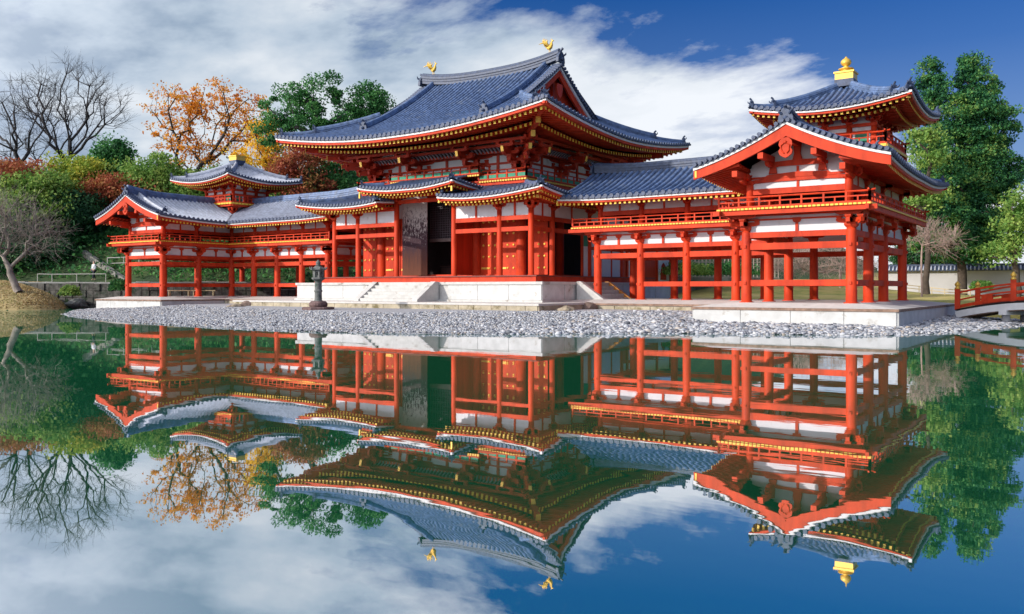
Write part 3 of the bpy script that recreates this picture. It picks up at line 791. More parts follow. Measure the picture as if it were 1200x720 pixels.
    ogre(roof, (LX+.25, CY, zr+.2), (-1, 0), .6)
    for S_, q in ((S1, -1), (S2, 1)):   # descending ridges near the gable
        pts = [Vector(S_(G+.95-(.25 if False else 0)*k, lerp(HW-.1, .75, k/7)))-Vector((0, 0, .05)) for k in range(8)]
        ridge(roof, pts, .24, .2, tile, 'descending_ridge'); ogre(roof, pts[-1]+Vector((0, 0, .02)), (q, 0), .42)
    pts = [Vector(S2(EY1-lerp(HW*.98, .25, k/8), lerp(HW*.98, .25, k/8)))-Vector((0, 0, .03)) for k in range(9)]
    ridge(roof, pts[:7], .26, .26, tile, 'hip_ridge'); ogre(roof, pts[6]+Vector((0, 0, .02)), (1, 1), .45); ridge(roof, pts[6:], .22, .14, tile, 'hip_ridge'); ogre(roof, pts[-1]+Vector((0, 0, .02)), (1, 1), .38)
    # valley strip on the inner corner
    pts = [Vector(S1(EY0+lerp(0.02, HW*.98, k/8), lerp(0.02, HW*.98, k/8)))+Vector((0, 0, .02)) for k in range(9)]
    m = MB()
    for a, b_ in zip(pts, pts[1:]): m.bar(a, b_, .22, .06)
    m.build('valley_gutter', TILED, roof)
    m = MB(); m.bar((EX0-.02, EY0-.02, 6.12), (EX0+1.4, EY0+1.4, 6.34), .16, .18); m.bar((EX1-.3, EY1-.3, 6.45), (EX1-2.3, EY1-2.3, 6.6), .16, .18); m.build('corner_rafter', RED, root)
    m = MB(); m.box(EX0-.06, EX0+.05, EY0-.06, EY0+.05, 6.03, 6.2); m.build('gilded_end_plate', GOLD, root)
    # ---------------- corner tower
    H = 1.62
    tw = MB(); tw.box(CX-H+.05, CX+H-.05, CY-H+.05, CY+H-.05, 7.0, 9.9); tw = tw.build('tower', PLAST, root)
    for i in (-1, -1/3, 1/3, 1):
        for j in (-1, -1/3, 1/3, 1):
            if max(abs(i), abs(j)) < 1: continue
            x, y = CX+i*H, CY+j*H
            m = MB(); m.lathe((x, y, 6.9), [(.13, 0), (.13, 2.25)], 10); m.build('tower_post', RED, tw, smooth=True)
            outs = []
            if abs(i) == 1: outs.append((i, 0))
            if abs(j) == 1: outs.append((0, j))
            if abs(i) == 1 and abs(j) == 1: outs.append((i*.9, j*.9))
            bracket(x, y, 9.14, tw, outs, .62, 2, ('x',) if abs(j) == 1 else ('y',), m=REDD)
    for ax in (0, 1):
        for q in (-1, 1):
            def T(a0, a1, dd, th, z0, z1, name, mm):
                m_ = MB()
                if ax == 0: m_.box(CX+a0, CX+a1, CY+q*(H+dd)-th, CY+q*(H+dd)+th, z0, z1)
                else: m_.box(CX+q*(H+dd)-th, CX+q*(H+dd)+th, CY+a0, CY+a1, z0, z1)
                m_.build(name, mm, tw)
            o2 = .0 if ax else .005
            T(-H-.15, H+.15, 0, .09, 9.02+o2, 9.16+o2, 'tower_beam', RED)
            T(-H-.1, H+.1, 0, .07, 8.72+o2, 8.82+o2, 'tower_beam', RED)
            T(-H-.1, H+.1, 0, .07, 8.12+o2, 8.24+o2, 'tower_beam', RED)
            T(-H-.2, H+.2, .32, .07, 9.62+o2, 9.74+o2, 'tower_beam', REDD)
            # doors in the centre bay, green slatted windows with white posts at the sides
            T(-H/3+.1, H/3-.1, 0, .03, 8.2, 8.72, 'tower_door', REDD)
            for s_ in (-1, 1):
                c_ = s_*H*2/3; T(c_-.30, c_+.30, 0, .022, 8.24, 8.72, 'tower_window', GREEN)
                for e in (-.33, .33): T(c_+e-.05, c_+e+.05, 0, .05, 8.22, 8.74, 'window_post', WHITE)
    bh = 2.32
    m = MB(); m.box(CX-bh, CX+bh, CY-bh, CY+bh, 8.02, 8.10); m.build('tower_balcony_deck', RED, tw)
    pth = [(CX-bh, CY+bh, 0), (CX-bh, CY-bh, 0), (CX+bh, CY-bh, 0), (CX+bh, CY+bh, 0), (CX-bh, CY+bh, 0)]
    m = deckcaps(pth, 7.94, 8.06, .3, .86, .02); m.build('deck_caps', GOLDP, tw)
    m = MB()
    for a, b_ in zip(pth, pth[1:]):
        d = (Vector(b_)-Vector(a)).normalized(); n_ = Vector((-d.y, d.x, 0))*.15
        m.bar(Vector(a)+n_+Vector((0, 0, 7.86)), Vector(b_)+n_+Vector((0, 0, 7.86)), .13, .15)
    m.build('tower_balcony_beam', RED, tw)
    for a, b_ in zip(pth, pth[1:]):
        k = (bh-.08)/bh; A_ = (CX+(a[0]-CX)*k, CY+(a[1]-CY)*k, 8.1); B_ = (CX+(b_[0]-CX)*k, CY+(b_[1]-CY)*k, 8.1)
        railing(tw, [A_, B_], .52, .75, over=.2, name='tower_railing')
    for i in (-1, 1):
        for j in (-1, 1):
            bracket(CX+i*(H+.02), CY+j*(H+.02), 7.35, tw, [(i*.95, j*.95), (i*.9, 0), (0, j*.9)], .72, 1, ('x', 'y'))
        bracket(CX+i*.0, CY+i*(H+.02), 7.35, tw, [(0, i*.9)], .7, 1, ('x',)); bracket(CX+i*(H+.02), CY, 7.35, tw, [(i*.9, 0)], .7, 1, ('y',))
    HT = 3.6
    def tprof(a): return 9.74+.27*a+.052*a*a
    def tl(a, b_): return .42*(cl(1-a/3.4)*cl(1-b_/3.4))**1.8
    def TP(dx, dy):
        def f(u, v):
            if dy: x, y = CX+u, CY+dy*(HT-v); b2 = HT-abs(u)
            else: x, y = CX+dx*(HT-v), CY+u; b2 = HT-abs(u)
            a = v; return (x, y, tprof(min(a, b2) if a > b2 else a)+tl(a, b2))
        return f
    tr = MB(); tr.box(CX-.6, CX+.6, CY-.6, CY+.6, 10.6, 10.8); tr = tr.build('tower_roof', tile, root)
    for dx, dy in ((0, -1), (1, 0), (0, 1), (-1, 0)):
        f = TP(dx, dy)
        slope(f, -HT, HT, lambda u: 0, lambda u: min(HT-abs(u)+.0, HT-.35), .275, .078, tr, tile)
        eave(f, -HT+.05, HT-.05, (-dx, -dy, 0), 'x', tr, .25, (1.0, 2.1), lambda u: HT-abs(u), tiers=2, rise=.16, scale=.85, sec=.08)
    for i in (-1, 1):
        for j in (-1, 1):
            P3 = lambda k, dz=0: (CX+i*k, CY+j*k, tprof(HT-k)+tl(HT-k, HT-k)+dz)
            pts = [Vector(P3(lerp(.3, 3.42, k/8), -.03)) for k in range(9)]
            ridge(tr, pts[:7], .24, .25, tile, 'hip_ridge'); ogre(tr, pts[6]+Vector((0, 0, .02)), (i, j), .45)
            ridge(tr, pts[6:], .2, .12, tile, 'hip_ridge'); ogre(tr, pts[-1]+Vector((0, 0, .0)), (i, j), .42)
            hip_rafter(tr, 'hip_rafter', RED, (CX+i*3.40, CY+j*3.40, 9.84), (CX+i*1.7, CY+j*1.7, 9.86), .15, .17); hip_rafter(tr, 'hip_rafter', RED, (CX+i*2.65, CY+j*2.65, 9.62), (CX+i*1.6, CY+j*1.6, 9.70), .15, .17)
    m = MB(); m.box(CX-.44, CX+.44, CY-.44, CY+.44, 11.28, 11.62); m.build('finial_base', TILED, tr)
    m = MB(); m.box(CX-.42, CX+.42, CY-.42, CY+.42, 11.62, 11.95); m.box(CX-.47, CX+.47, CY-.47, CY+.47, 11.92, 12.0); fn = m.build('gilded_dew_basin', GOLD, tr)
    m = MB() ; m.lathe((CX, CY, 12.0), [(.22, 0), (.25, .03), (.15, .08), (.33, .14), (.36, .18), (.16, .24), (.11, .28), (.10, .31), (.19, .36), (.25, .46), (.235, .56), (.16, .64), (.07, .70), (.02, .78)], 18); sg > 0 and m.build('finial_jewel', GOLD, fn, smooth=True)
    SG[0] = 1
wing(1); wing(-1)

# ------------------------------------------------------------ central hall
def hall():
    SG[0] = 1
    root = thing('phoenix_hall', 'large central red hall with sweeping blue tiled hip and gable roof and two gold birds', 'temple building', (0, 9.9, .84))
    CX, CY = 0.0, 9.9
    ax_, bx_ = 5.5, 2.24; YF, YM, YB = 5.75, 9.9, 14.05
    mx_, MF, MBk = 7.6, 3.6, 16.2
    # podium
    m = MB(); m.box(-9.32, 9.32, 1.99, 17.8, .84, 1.78); m.build('podium', STONE, root)
    m = MB(); m.box(-9.42, 9.42, 1.90, 17.9, 1.78, 1.93); m.build('podium_cap', STONE, root)
    m = MB(); x = -9.32
    for i in range(9):
        w = 18.64/9
        if not (-2.3 < x+w/2 < 2.3): m = MB(); m.box(x+.012, x+w-.012, 1.965, 1.992, .96, 1.775); m.build('facing_slab', STONEW, root)
        x += w
    y = 2.0
    for i in range(7): m = MB(); m.box(9.318, 9.345, y+.012, y+2.2-.012, .96, 1.775); m.build('facing_slab', STONEW, root); y += 2.25
    m = MB(); m.box(-9.46, 9.46, 1.84, 17.94, .84, .95); m.build('podium_base_course', STONE, root)
    # stairs front
    def stairs(name, pts_fn, n, mm):
        m = MB()
        for k in range(n): m.box(*pts_fn(k))
        return m.build(name, mm, root)
    n = 6; dz = (1.93-.84)/n
    stairs('front_stairs', lambda k: (-1.95, 2.15, 1.95-(n-k)*.30, 1.97, .84+k*dz+.001, .84+(k+1)*dz-.002), n, STONE)
    for x0, x1 in ((-2.33, -1.95), (2.15, 2.50)):
        m = MB(); m.prism([(1.89, 1.96), (1.89, .845), (.05, .845), (.05, .95), (1.6, 1.96)], 'x', x0, x1); m.build('stair_side_wall', STONE, root)
    n2 = 5; dz2 = (1.93-.84)/n2
    stairs('side_stairs', lambda k: (9.40, 9.42+(n2-k)*.32, 5.6, 8.5, .84+k*dz2+.001, .84+(k+1)*dz2-.002), n2, STONE)
    for y0, y1, mm in ((5.3, 5.6, STONE), (8.5, 8.72, mat('orange_wood_rail', (.62, .26, .05), .6))):
        m = MB(); m.prism([(9.47, 1.96), (9.47, .85), (11.2, .85), (11.2, .95), (9.7, 1.96)], 'y', y0, y1); m.build('stair_side_wall', mm, root)
    # veranda
    m = MB(); m.box(-8.6, 8.6, 2.6, 17.1, 2.22, 2.28); m.build('veranda_floor', mat('dark_red_floor', (.20, .03, .02), .6), root)
    m = MB(); m.box(-8.5, 8.5, 2.68, 2.84, 1.93, 2.22); m.box(8.34, 8.5, 2.84, 17, 1.93, 2.22); m.box(-8.5, -8.34, 2.84, 17, 1.93, 2.22); m.box(-8.3, 8.3, 16.9, 17.0, 1.93, 2.2); m.build('veranda_sill', RED, root)
    # columns
    core = [(sx*a, y) for y in (YF, YB) for a in (ax_, bx_) for sx in (-1, 1)]+[(-ax_, YM), (ax_, YM)]
    for x, y in core:
        m = MB(); m.lathe((x, y, 2.28), [(.36, 0), (.36, .04), (.30, .06), (.30, 3), (.28, 6.05)], 20); c = m.build('column', RED, root)
        c.data.polygons.foreach_set('use_smooth', [len(p.vertices) == 4 for p in c.data.polygons])
    xs = [-mx_, -ax_, -bx_, bx_, ax_, mx_]; ys = [MF, YF, YM, YB, MBk]
    mok = [(x, MF) for x in xs]+[(x, MBk) for x in xs]+[(sx*mx_, y) for y in ys[1:-1] for sx in (-1, 1)]
    for x, y in mok:
        tall = (abs(x) == bx_ and y == MF)
        h = 4.65 if tall else 3.78
        m = MB(); m.lathe((x, y, 2.28), [(.22, 0), (.22, .03), (.165, .05), (.165, 2), (.155, h)], 16); c = m.build('pent_roof_column', RED, root)
        c.data.polygons.foreach_set('use_smooth', [len(p.vertices) == 4 for p in c.data.polygons])
        outs = []
        if y == MF: outs.append((0, -1))
        if y == MBk: outs.append((0, 1))
        if abs(x) == mx_: outs.append((1 if x > 0 else -1, 0))
        if len(outs) == 2: outs.append((outs[1][0]*.9, outs[0][1]*.9))
        if not tall or 1: bracket(x, y, 2.28+h-.10, root, outs, .80, 1, ('x', 'y') if len(outs) == 3 else (('x',) if y in (MF, MBk) else ('y',)))
    def B(ax, c, a, b_, t_, z0, z1, name, m_, off=0):
        q = MB()
        if ax == 'x': q.box(a, b_, c+off-t_/2, c+off+t_/2, z0, z1)
        else: q.box(c+off-t_/2, c+off+t_/2, a, b_, z0, z1)
        return q.build(name, m_, root)
    # pent storey beams and white bands
    for ax, c, pts, skip in (('x', MF, xs, 2), ('x', MBk, xs, -1), ('y', mx_, ys, -1), ('y', -mx_, ys, -1)):
        for i in range(len(pts)-1):
            a, b_ = pts[i], pts[i+1]
            if i == skip: 
                B(ax, c, a+.1, b_-.1, .14, 6.70, 6.93, 'pent_beam', RED); continue
            B(ax, c, a+.1, b_-.1, .13, 5.36, 5.60, 'pent_beam', RED); B(ax, c, a+.1, b_-.1, .13, 4.74, 4.98, 'pent_beam', RED)
            B(ax, c, a+.08, b_-.08, .05, 5.60, 6.30, 'plaster_panel', PLAST)
            B(ax, c, a, b_, .12, 6.30, 6.42, 'pent_beam', RED)
            mid = (a+b_)/2; q = MB()
            if ax == 'x': q.box(mid-.06, mid+.06, c-.07, c+.07, 5.60, 6.3)
            else: q.box(c-.07, c+.07, mid-.06, mid+.06, 5.60, 6.3)
            q.build('strut', RED, root)
    # core walls behind the pent storey
    stud = lambda m_, x, y, z, ax, s=-1: m_.lathe((x, y, z), [(.01, -.0)], 3) if False else (m_.hexa([(x-.06, y, z-.06), (x+.06, y, z-.06), (x+.06, y+.03, z-.06), (x-.06, y+.03, z-.06), (x-.06, y, z+.06), (x+.06, y, z+.06), (x+.06, y+.03, z+.06), (x-.06, y+.03, z+.06)]))
    def door(p, q, z0, z1, name='door', mm=None, studs=True, cols_=3, rows=(.12, .32, .52, .72, .93), hinge=True, side=1, thin=.07, stm=None, ss=.078):
        """door leaf from p to q (xy), studs on the side to the right of p->q rotated"""
        p = Vector((p[0], p[1], 0)); q = Vector((q[0], q[1], 0)); d = (q-p); L = d.length; d.normalize(); n_ = Vector((d.y, -d.x, 0))*side
        m_ = MB(); m_.bar(p+Vector((0, 0, (z0+z1)/2)), q+Vector((0, 0, (z0+z1)/2)), thin, z1-z0); dr = m_.build(name, mm or REDD, root)
        if studs:
            m_ = MB(); c_ = n_*(thin/2+.012)
            for rz in rows:
                for k in range(cols_):
                    if hinge and rz < .2 and k == 0:
                        a = p+d*L*.06+c_+Vector((0, 0, lerp(z0, z1, rz))); b_ = p+d*L*.42+c_+Vector((0, 0, lerp(z0, z1, rz))); m_ = MB(); m_.bar(a, b_, .03, .11); m_.build('door_hinge', stm or GOLD, dr); continue
                    pt = p+d*L*(k+.5)/cols_+c_+Vector((0, 0, lerp(z0, z1, rz)))
                    a_ = d*ss; u_ = Vector((0, 0, ss)); o_ = n_*.03
                    # eight sided domed stud
                    m_ = MB(); nb_ = 0
                    for rr_, oo in ((1, -.02), (.9, .018), (.45, .04)):
                        for t_ in range(8):
                            an = math.pi/4*t_; m_.v.append(tuple(pt+d*ss*rr_*math.cos(an)+Vector((0, 0, ss*rr_*math.sin(an)))+n_*oo))
                    for r_ in range(2):
                        for t_ in range(8):
                            t2 = (t_+1) % 8; m_.f.append((nb_+r_*8+t_, nb_+r_*8+t2, nb_+(r_+1)*8+t2, nb_+(r_+1)*8+t_))
                    m_.f.append(tuple(nb_+16+t_ for t_ in range(8)))
                    m_.build('door_stud', stm or GOLD, dr)
        return dr
    for sx in (-1, 1):
        x0, x1 = (bx_+.3, ax_-.3); w = (x1-x0-.1)/2
        for k in range(2):
            a, b_ = x0+.02+k*(w+.06), x0+.02+k*(w+.06)+w
            if sx < 0: a, b_ = -b_, -a
            door((a, YF+.02), (b_, YF+.02), 2.36, 5.75, mm=RED)
    B('x', YF, -ax_, ax_, .2, 7.28, 7.55, 'lintel', RED)
    for s_ in (-1, 1):
        B('x', YF, s_*bx_, s_*ax_, .2, 5.76, 6.0, 'lintel', RED); B('x', YF, s_*bx_, s_*ax_, .2, 2.28, 2.40, 'door_sill', RED)
        B('x', YF, s_*bx_, s_*ax_, .08, 6.0, 8.3, 'plaster_panel', PLAST)
    B('x', YF, -bx_, bx_, .24, 2.28, 2.42, 'door_sill', RED)
    # swung open leaves of the central doorway, paint weathered away on the left one
    wood, t, b = new_mat('weathered_door_wood')
    tc_ = N(t, 'ShaderNodeTexCoord'); sp_ = N(t, 'ShaderNodeSeparateXYZ'); t.links.new(tc_.outputs['Object'], sp_.inputs[0])
    mp_ = N(t, 'ShaderNodeMapping'); mp_.inputs['Scale'].default_value = (2.2, 2.2, .9); t.links.new(tc_.outputs['Object'], mp_.inputs[0])
    nz = N(t, 'ShaderNodeTexNoise', i_Scale=4.5, i_Detail=14.0, i_Roughness=.85); t.links.new(mp_.outputs[0], nz.inputs[0])
    ng = N(t, 'ShaderNodeTexNoise', i_Scale=4.0, i_Detail=6.0, i_Roughness=.6); mg = N(t, 'ShaderNodeMapping'); mg.inputs['Scale'].default_value = (6, 6, .35)
    t.links.new(tc_.outputs['Object'], mg.inputs[0]); t.links.new(mg.outputs[0], ng.inputs[0])
    hz_ = M('MULTIPLY', sp_.outputs[2], 1/6.4, t)                       # 0.24 at the foot, 1 at the head
    base_ = ramp(t, M('ADD', hz_, M('MULTIPLY', ng.outputs[0], .35, t), t), [(.42, (.20, .07, .035)), (.58, (.11, .04, .028)), (.70, (.06, .028, .04))])
    pale = ramp(t, M('ADD', nz.outputs[0], M('MULTIPLY', M('SUBTRACT', hz_, .74, t), .5, t), t), [(.48, (0, 0, 0)), (.53, (1, 1, 1))])
    col_ = mixc(t, pale, base_, (.66, .63, .60))
    t.links.new(col_, b.inputs['Base Color']); b.inputs['Roughness'].default_value = .8
    door((-2.64, 4.58), (-1.22, 5.28), 2.36, 7.25, name='weathered_door', mm=wood, studs=False, thin=.1)
    door((1.98, 3.95), (2.16, 5.7), 2.36, 6.95, mm=REDD, cols_=4, rows=(.12, .3, .48, .66, .78), hinge=False, side=-1, ss=.045)
    # lattice screen and dark room behind
    m = MB()
    for k in range(29): x = lerp(-1.95, 1.95, k/28); m.box(x-.018, x+.018, 6.42, 6.46, 4.72, 7.3)
    for k in range(19): z = lerp(4.72, 7.3, k/18); m.box(-1.95, 1.95, 6.40, 6.43, z-.018, z+.018)
    m.build('lattice_screen', mat('grey_lattice', (.10, .085, .10), .7), root)
    m = MB(); m.box(-1.95, 1.95, 6.35, 6.48, 4.50, 4.70); m.build('lattice_sill', mat('dusty_beam', (.17, .13, .12), .7), root)
    m = MB(); m.box(-1.9, 1.9, 7.4, 7.46, 2.3, 2.9); m.box(-1.9, 1.9, 7.3, 7.5, 2.95, 3.02); m.build('inner_railing', DWOOD, root)
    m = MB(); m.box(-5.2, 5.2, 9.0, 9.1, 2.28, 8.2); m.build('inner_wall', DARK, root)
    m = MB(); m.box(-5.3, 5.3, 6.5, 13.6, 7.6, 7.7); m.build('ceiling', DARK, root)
    # side: leaf standing open and lit, dark doorway, white rear bay
    for s_ in (-1, 1):
        x = s_*(ax_)
        B('y', x, YF, YB, .2, 5.76, 6.0, 'lintel', RED); B('y', x, YF, YB, .08, 6.0, 8.3, 'plaster_panel', PLAST)
        B('y', x, YM+.3, YB-.3, .05, 2.42, 5.76, 'dark_doorway', DARK)  # near-black sheet painted in for the unlit room behind the open doorway
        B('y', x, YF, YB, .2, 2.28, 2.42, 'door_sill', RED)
        B('y', s_*mx_, YM+.15, YB-.15, .05, 2.28, 4.1, 'plaster_panel', PLAST); B('y', s_*mx_, YM+.15, YB-.15, .12, 3.9, 4.1, 'pent_beam', RED)
        B('y', s_*mx_, YM-.75, YM-.15, .05, 2.28, 4.1, 'plaster_panel', PLAST); B('y', s_*mx_, YM-.75, YM-.15, .07, 4.1, 4.74, 'green_shutter', GREEN); B('y', s_*mx_, YM+.15, YB-.15, .05, 4.1, 4.74, 'plaster_panel', PLAST)
        for yy in (YM-.8, YM+1.4, YM+2.8): B('y', s_*mx_, yy-.06, yy+.06, .13, 2.28, 4.74, 'post', RED)
    B('y', ax_, YF+.3, YM-.3, .05, 2.4, 5.76, 'dark_doorway', DWOOD, -.05)
    door((6.05, 5.86), (7.25, 5.86), 2.36, 5.72, mm=RED, hinge=False)
    door((-7.25, 5.86), (-6.05, 5.86), 2.36, 5.72, mm=RED, hinge=False)
    B('x', YB, -ax_, ax_, .08, 2.3, 8.3, 'plaster_panel', PLAST)
    # ---------------- pent roofs
    def cl(t_): return max(0, min(1, t_))
    def pp(a): return 6.68+.20*a+.022*a*a
    EY, EX, EB = 1.85, 9.45, 17.95
    pent = MB(); pent.box(-.2, .2, 7.2, 7.3, 7.5, 7.6); pent = pent.build('pent_roof', TILE, root)
    pz, rr = .275, .075
    for s_ in (-1, 1):
        XA = 2.31
        def lf(x, y):
            ax = abs(x); a = y-EY; b_ = EX-ax
            l = .36*(cl(1-a/3.5)*cl(1-b_/4.0))**1.6 if y < 9 else .36*(cl(1-(EB-y)/3.5)*cl(1-b_/4.0))**1.6
            l += .16*(cl(1-a/2.5)*cl(1-(ax-XA)/2.2))**1.6
            return l
        FP = lambda u, v: (s_*u, EY+v, pp(v)+lf(u, EY+v))
        wl = 3.9
        slope(FP, XA, EX, lambda u: 0, lambda u: min(wl, EX-u, 99) if u > 5.55 else min(wl, 1.2+ (u-XA)*3 if u < XA+.9 else wl), pz, rr, pent, TILE)
        SP = lambda u, v: (s_*(EX-v), u, pp(v)+lf(EX-v, u))
        slope(SP, EY, EB, lambda u: 0, lambda u: min(wl, u-EY, EB-u), pz, rr, pent, TILE)
        eave(FP, XA+.03, EX-.03, (0, 1, 0), 'x', root, .27, (.85, 1.75), lambda u: min(EX-u, 3), tiers=2, rise=.12, scale=.85, sec=.085)
        eave(SP, EY+.03, EB-.03, (-s_, 0, 0), 'y', root, .27, (.85, 1.75), lambda u: min(u-EY, EB-u), tiers=2, rise=.12, scale=.85, sec=.085)
        # inner return of the roof end beside the raised porch
        RP = lambda u, v: (s_*(XA+v), u, pp(v)+lf(XA+v, EY)*cl(1-(u-EY)/3)+.0)
        RP2 = lambda u, v: (s_*(XA+v), u, pp(u-EY)*0+6.84+.10*(u-EY)*.6+.3*v)
        eave(RP2, EY+.05, MF+.6, (s_, 0, 0), 'y', root, .27, (.5, .9), tiers=1, rise=.10, scale=.85, sec=.085)
        slope(RP2, EY, MF+.6, lambda u: 0, lambda u: min(.75, (u-EY)*1.0), pz, rr, pent, TILE)
        pts = [Vector(FP(EX-k, k))+Vector((0, 0, -.03)) for k in (3.6, 3.0, 2.4, 1.8, 1.2, .7, .3)]
        ridge(pent, pts, .22, .2, TILE, 'hip_ridge'); ogre(pent, pts[-1]+Vector((0, 0, .02)), (s_, -1), .42)
        pts = [Vector((s_*(EX-k), EB-k, pp(k)+.2)) for k in (3.6, 2, .3)]; ridge(pent, pts, .22, .2, TILE, 'hip_ridge')
        ogre(pent, (s_*(XA+.28), EY+.25, 6.98), (-s_*.6, -1), .36)
        hip_rafter(root, 'hip_rafter', RED, (s_*(EX-.28), EY+.28, 6.72), (s_*(mx_), MF, 6.62), .15, .17)
        hip_rafter(root, 'hip_rafter', RED, (s_*(EX-.85), EY+.85, 6.48), (s_*(mx_), MF, 6.5), .15, .17)
        c = MB(); c.box(s_*(XA+.05), s_*(XA+.15), EY+.14, EY+.20, 6.40, 6.66); c.build('gilded_end_plate', GOLD, root)
        m = MB(); m.box(s_*(XA+.25), s_*(mx_-.1), MF-.7, MF-.58, 6.36, 6.46); m.build('purlin', RED, root)
    # raised porch roof in the middle
    PX, PY = 3.71, 1.6
    def rp(a): return 7.40+.21*a+.02*a*a
    def rl(x, y): return .30*(cl(1-(y-PY)/3)*cl(1-(PX-abs(x))/2.8))**1.5
    RF = lambda u, v: (u, PY+v, rp(v)+rl(u, PY+v))
    slope(RF, -PX, PX, lambda u: 0, lambda u: min(3.2, PX-abs(u)+.0 if abs(u) > PX-1.2 else 3.2), pz, rr, pent, TILE)
    eave(RF, -PX+.03, PX-.03, (0, 1, 0), 'x', root, .27, (.85, 1.75), lambda u: min(3, PX-abs(u)+.1), tiers=2, rise=.12, scale=.85, sec=.085)
    for s_ in (-1, 1):
        SP = lambda u, v: (s_*(PX-v), u, rp(v)*1.0+rl(PX-v, u)+.0)
        slope(SP, PY, 4.75, lambda u: 0, lambda u: min(1.2, u-PY), pz, rr, pent, TILE)
        eave(SP, PY+.03, 4.75, (-s_, 0, 0), 'y', root, .27, (.6, 1.3), lambda u: min(1.4, u-PY+.1), tiers=1, rise=.10, scale=.85, sec=.085)
        pts = [Vector(RF(s_*(PX-k), k))+Vector((0, 0, -.03)) for k in (1.2, .8, .3)]; ridge(pent, pts, .2, .16, TILE, 'hip_ridge'); ogre(pent, pts[-1], (s_, -1), .4)
        m = MB(); m.box(s_*2.4, s_*(PX-1.0), PY+1.2, 5.6, 7.36, 7.52); m.build('porch_side_board', REDD, root)
        m = MB(); m.box(s_*(PX-.22), s_*(PX-.12), PY+.12, PY+.2, 6.98, 7.26); m.build('gilded_end_plate', GOLD, root)
    m = MB(); m.box(-PX+.9, PX-.9, PY+1.3, PY+1.42, 6.98, 7.1); m.build('purlin', RED, root)
    # ---------------- balconies of the upper storey
    zb = 7.86; bo = 1.05
    L_ = [(-ax_-bo, YB+bo, zb), (-ax_-bo, YF-bo, zb), (-3.3, YF-bo, zb)]
    R_ = [(3.2, YF-bo, zb), (ax_+bo, YF-bo, zb), (ax_+bo, YB+bo, zb)]
    m = MB(); m.box(-ax_-bo, ax_+bo, YF-bo, YF-.1, zb-.1, zb-.01); m.box(ax_, ax_+bo, YF-.1, YB+bo, zb-.1, zb-.01); m.box(-ax_-bo, -ax_, YF-.1, YB+bo, zb-.1, zb-.01); m.build('balcony_deck', RED, root)
    m = MB(); m.box(-ax_-bo+.1, ax_+bo-.1, YF-bo+.08, YF-bo+.2, zb-.3, zb-.1); m.box(ax_+bo-.2, ax_+bo-.08, YF-bo+.2, YB+bo, zb-.3, zb-.1); m.build('balcony_beam', RED, root)
    for p in (L_, R_):
        for a, b_ in zip(p, p[1:]): railing(root, [a, b_], .52, .72, panel=GREEN, over=.15)
    deckcaps([(p[0], p[1], 0) for p in L_], zb-.13, zb-.04, .18, .7, .015).build('deck_caps', GOLDP, root)
    deckcaps([(p[0], p[1], 0) for p in R_], zb-.13, zb-.04, .18, .7, .015).build('deck_caps', GOLDP, root)
    zc_ = 8.24; C_ = [(-3.55, YF-.3, zc_), (-3.55, 4.45, zc_), (3.42, 4.45, zc_), (3.42, YF-.3, zc_)]
    m = MB(); m.box(-3.55, 3.42, 4.45, YF-.1, zc_-.1, zc_-.01); m.build('balcony_deck', RED, root)
    for a, b_ in zip(C_, C_[1:]): railing(root, [a, b_], .5, .72, panel=GREEN, over=.12)
    deckcaps([(p[0], p[1], 0) for p in C_[1:3]], zc_-.13, zc_-.04, .18, .7, .015).build('deck_caps', GOLDP, root)
    # ---------------- upper storey walls
    seg = [('x', YF, [-ax_, -bx_, bx_, ax_], -1), ('y', ax_, [YF, YM, YB], 1), ('y', -ax_, [YF, YM, YB], -1), ('x', YB, [-ax_, -bx_, bx_, ax_], 1)]
    for ax, c, pts, nr in seg:
        e = .003 if ax == 'y' else 0
        for i in range(len(pts)-1):
            a, b_ = pts[i], pts[i+1]
            B(ax, c, a+.05, b_-.05, .06, 8.3, 10.5, 'plaster_panel', PLAST)
            B(ax, c, a, b_, .16, 8.18+e, 8.40+e, 'wall_beam', RED); B(ax, c, a, b_, .14, 8.86+e, 8.99+e, 'wall_beam', REDD)
            mids = [(a+b_)/2] if b_-a < 3.5 else [a+(b_-a)*.36, a+(b_-a)*.64] if False else [(a+b_)/2]
            for mid in mids:
                q = MB()
                if ax == 'x': q.box(mid-.09, mid+.09, c-.1, c+.1, 8.4, 9.7)
                else: q.box(c-.1, c+.1, mid-.09, mid+.09, 8.4, 9.7)
                q.build('strut', REDD, root)
        a, b_ = pts[0], pts[-1]
        B(ax, c, a-.4, b_+.4, .16, 9.40+e, 9.56+e, 'wall_beam', REDD); B(ax, c, a-.6, b_+.6, .16, 9.72+e, 9.9+e, 'wall_beam', REDD)
        for o_, z in ((.55, 9.45), (1.1, 9.70), (1.7, 9.86)):
            B(ax, c, a-o_-.5, b_+o_+.5, .15, z+e, z+.15+e, 'purlin', REDD, nr*o_)
        # white curved ribs of the coving
        m = MB(); bd = MB(); k = a-.6
        while k < b_+.6:
            for t0, t1, z0, z1 in ((.62, .85, 9.44, 9.62), (.85, 1.1, 9.62, 9.72)):
                if ax == 'x': m.bar((k, c+nr*t0, z0+.05), (k, c+nr*t1, z1+.05), .07, .05)
                else: m.bar((c+nr*t0, k, z0+.05), (c+nr*t1, k, z1+.05), .07, .05)
            k += .27
        m.build('coving_ribs', mat('dusty_white_ribs', (.50, .44, .46), .8), root)
        q = MB()
        if ax == 'x': q.quad((a-.5, c+nr*.5, 9.52), (b_+.5, c+nr*.5, 9.52), (b_+1.1, c+nr*1.12, 9.83), (a-1.1, c+nr*1.12, 9.83))
        else: q.quad((c+nr*.5, a-.5, 9.52), (c+nr*.5, b_+.5, 9.52), (c+nr*1.12, b_+1.1, 9.83), (c+nr*1.12, a-1.1, 9.83))
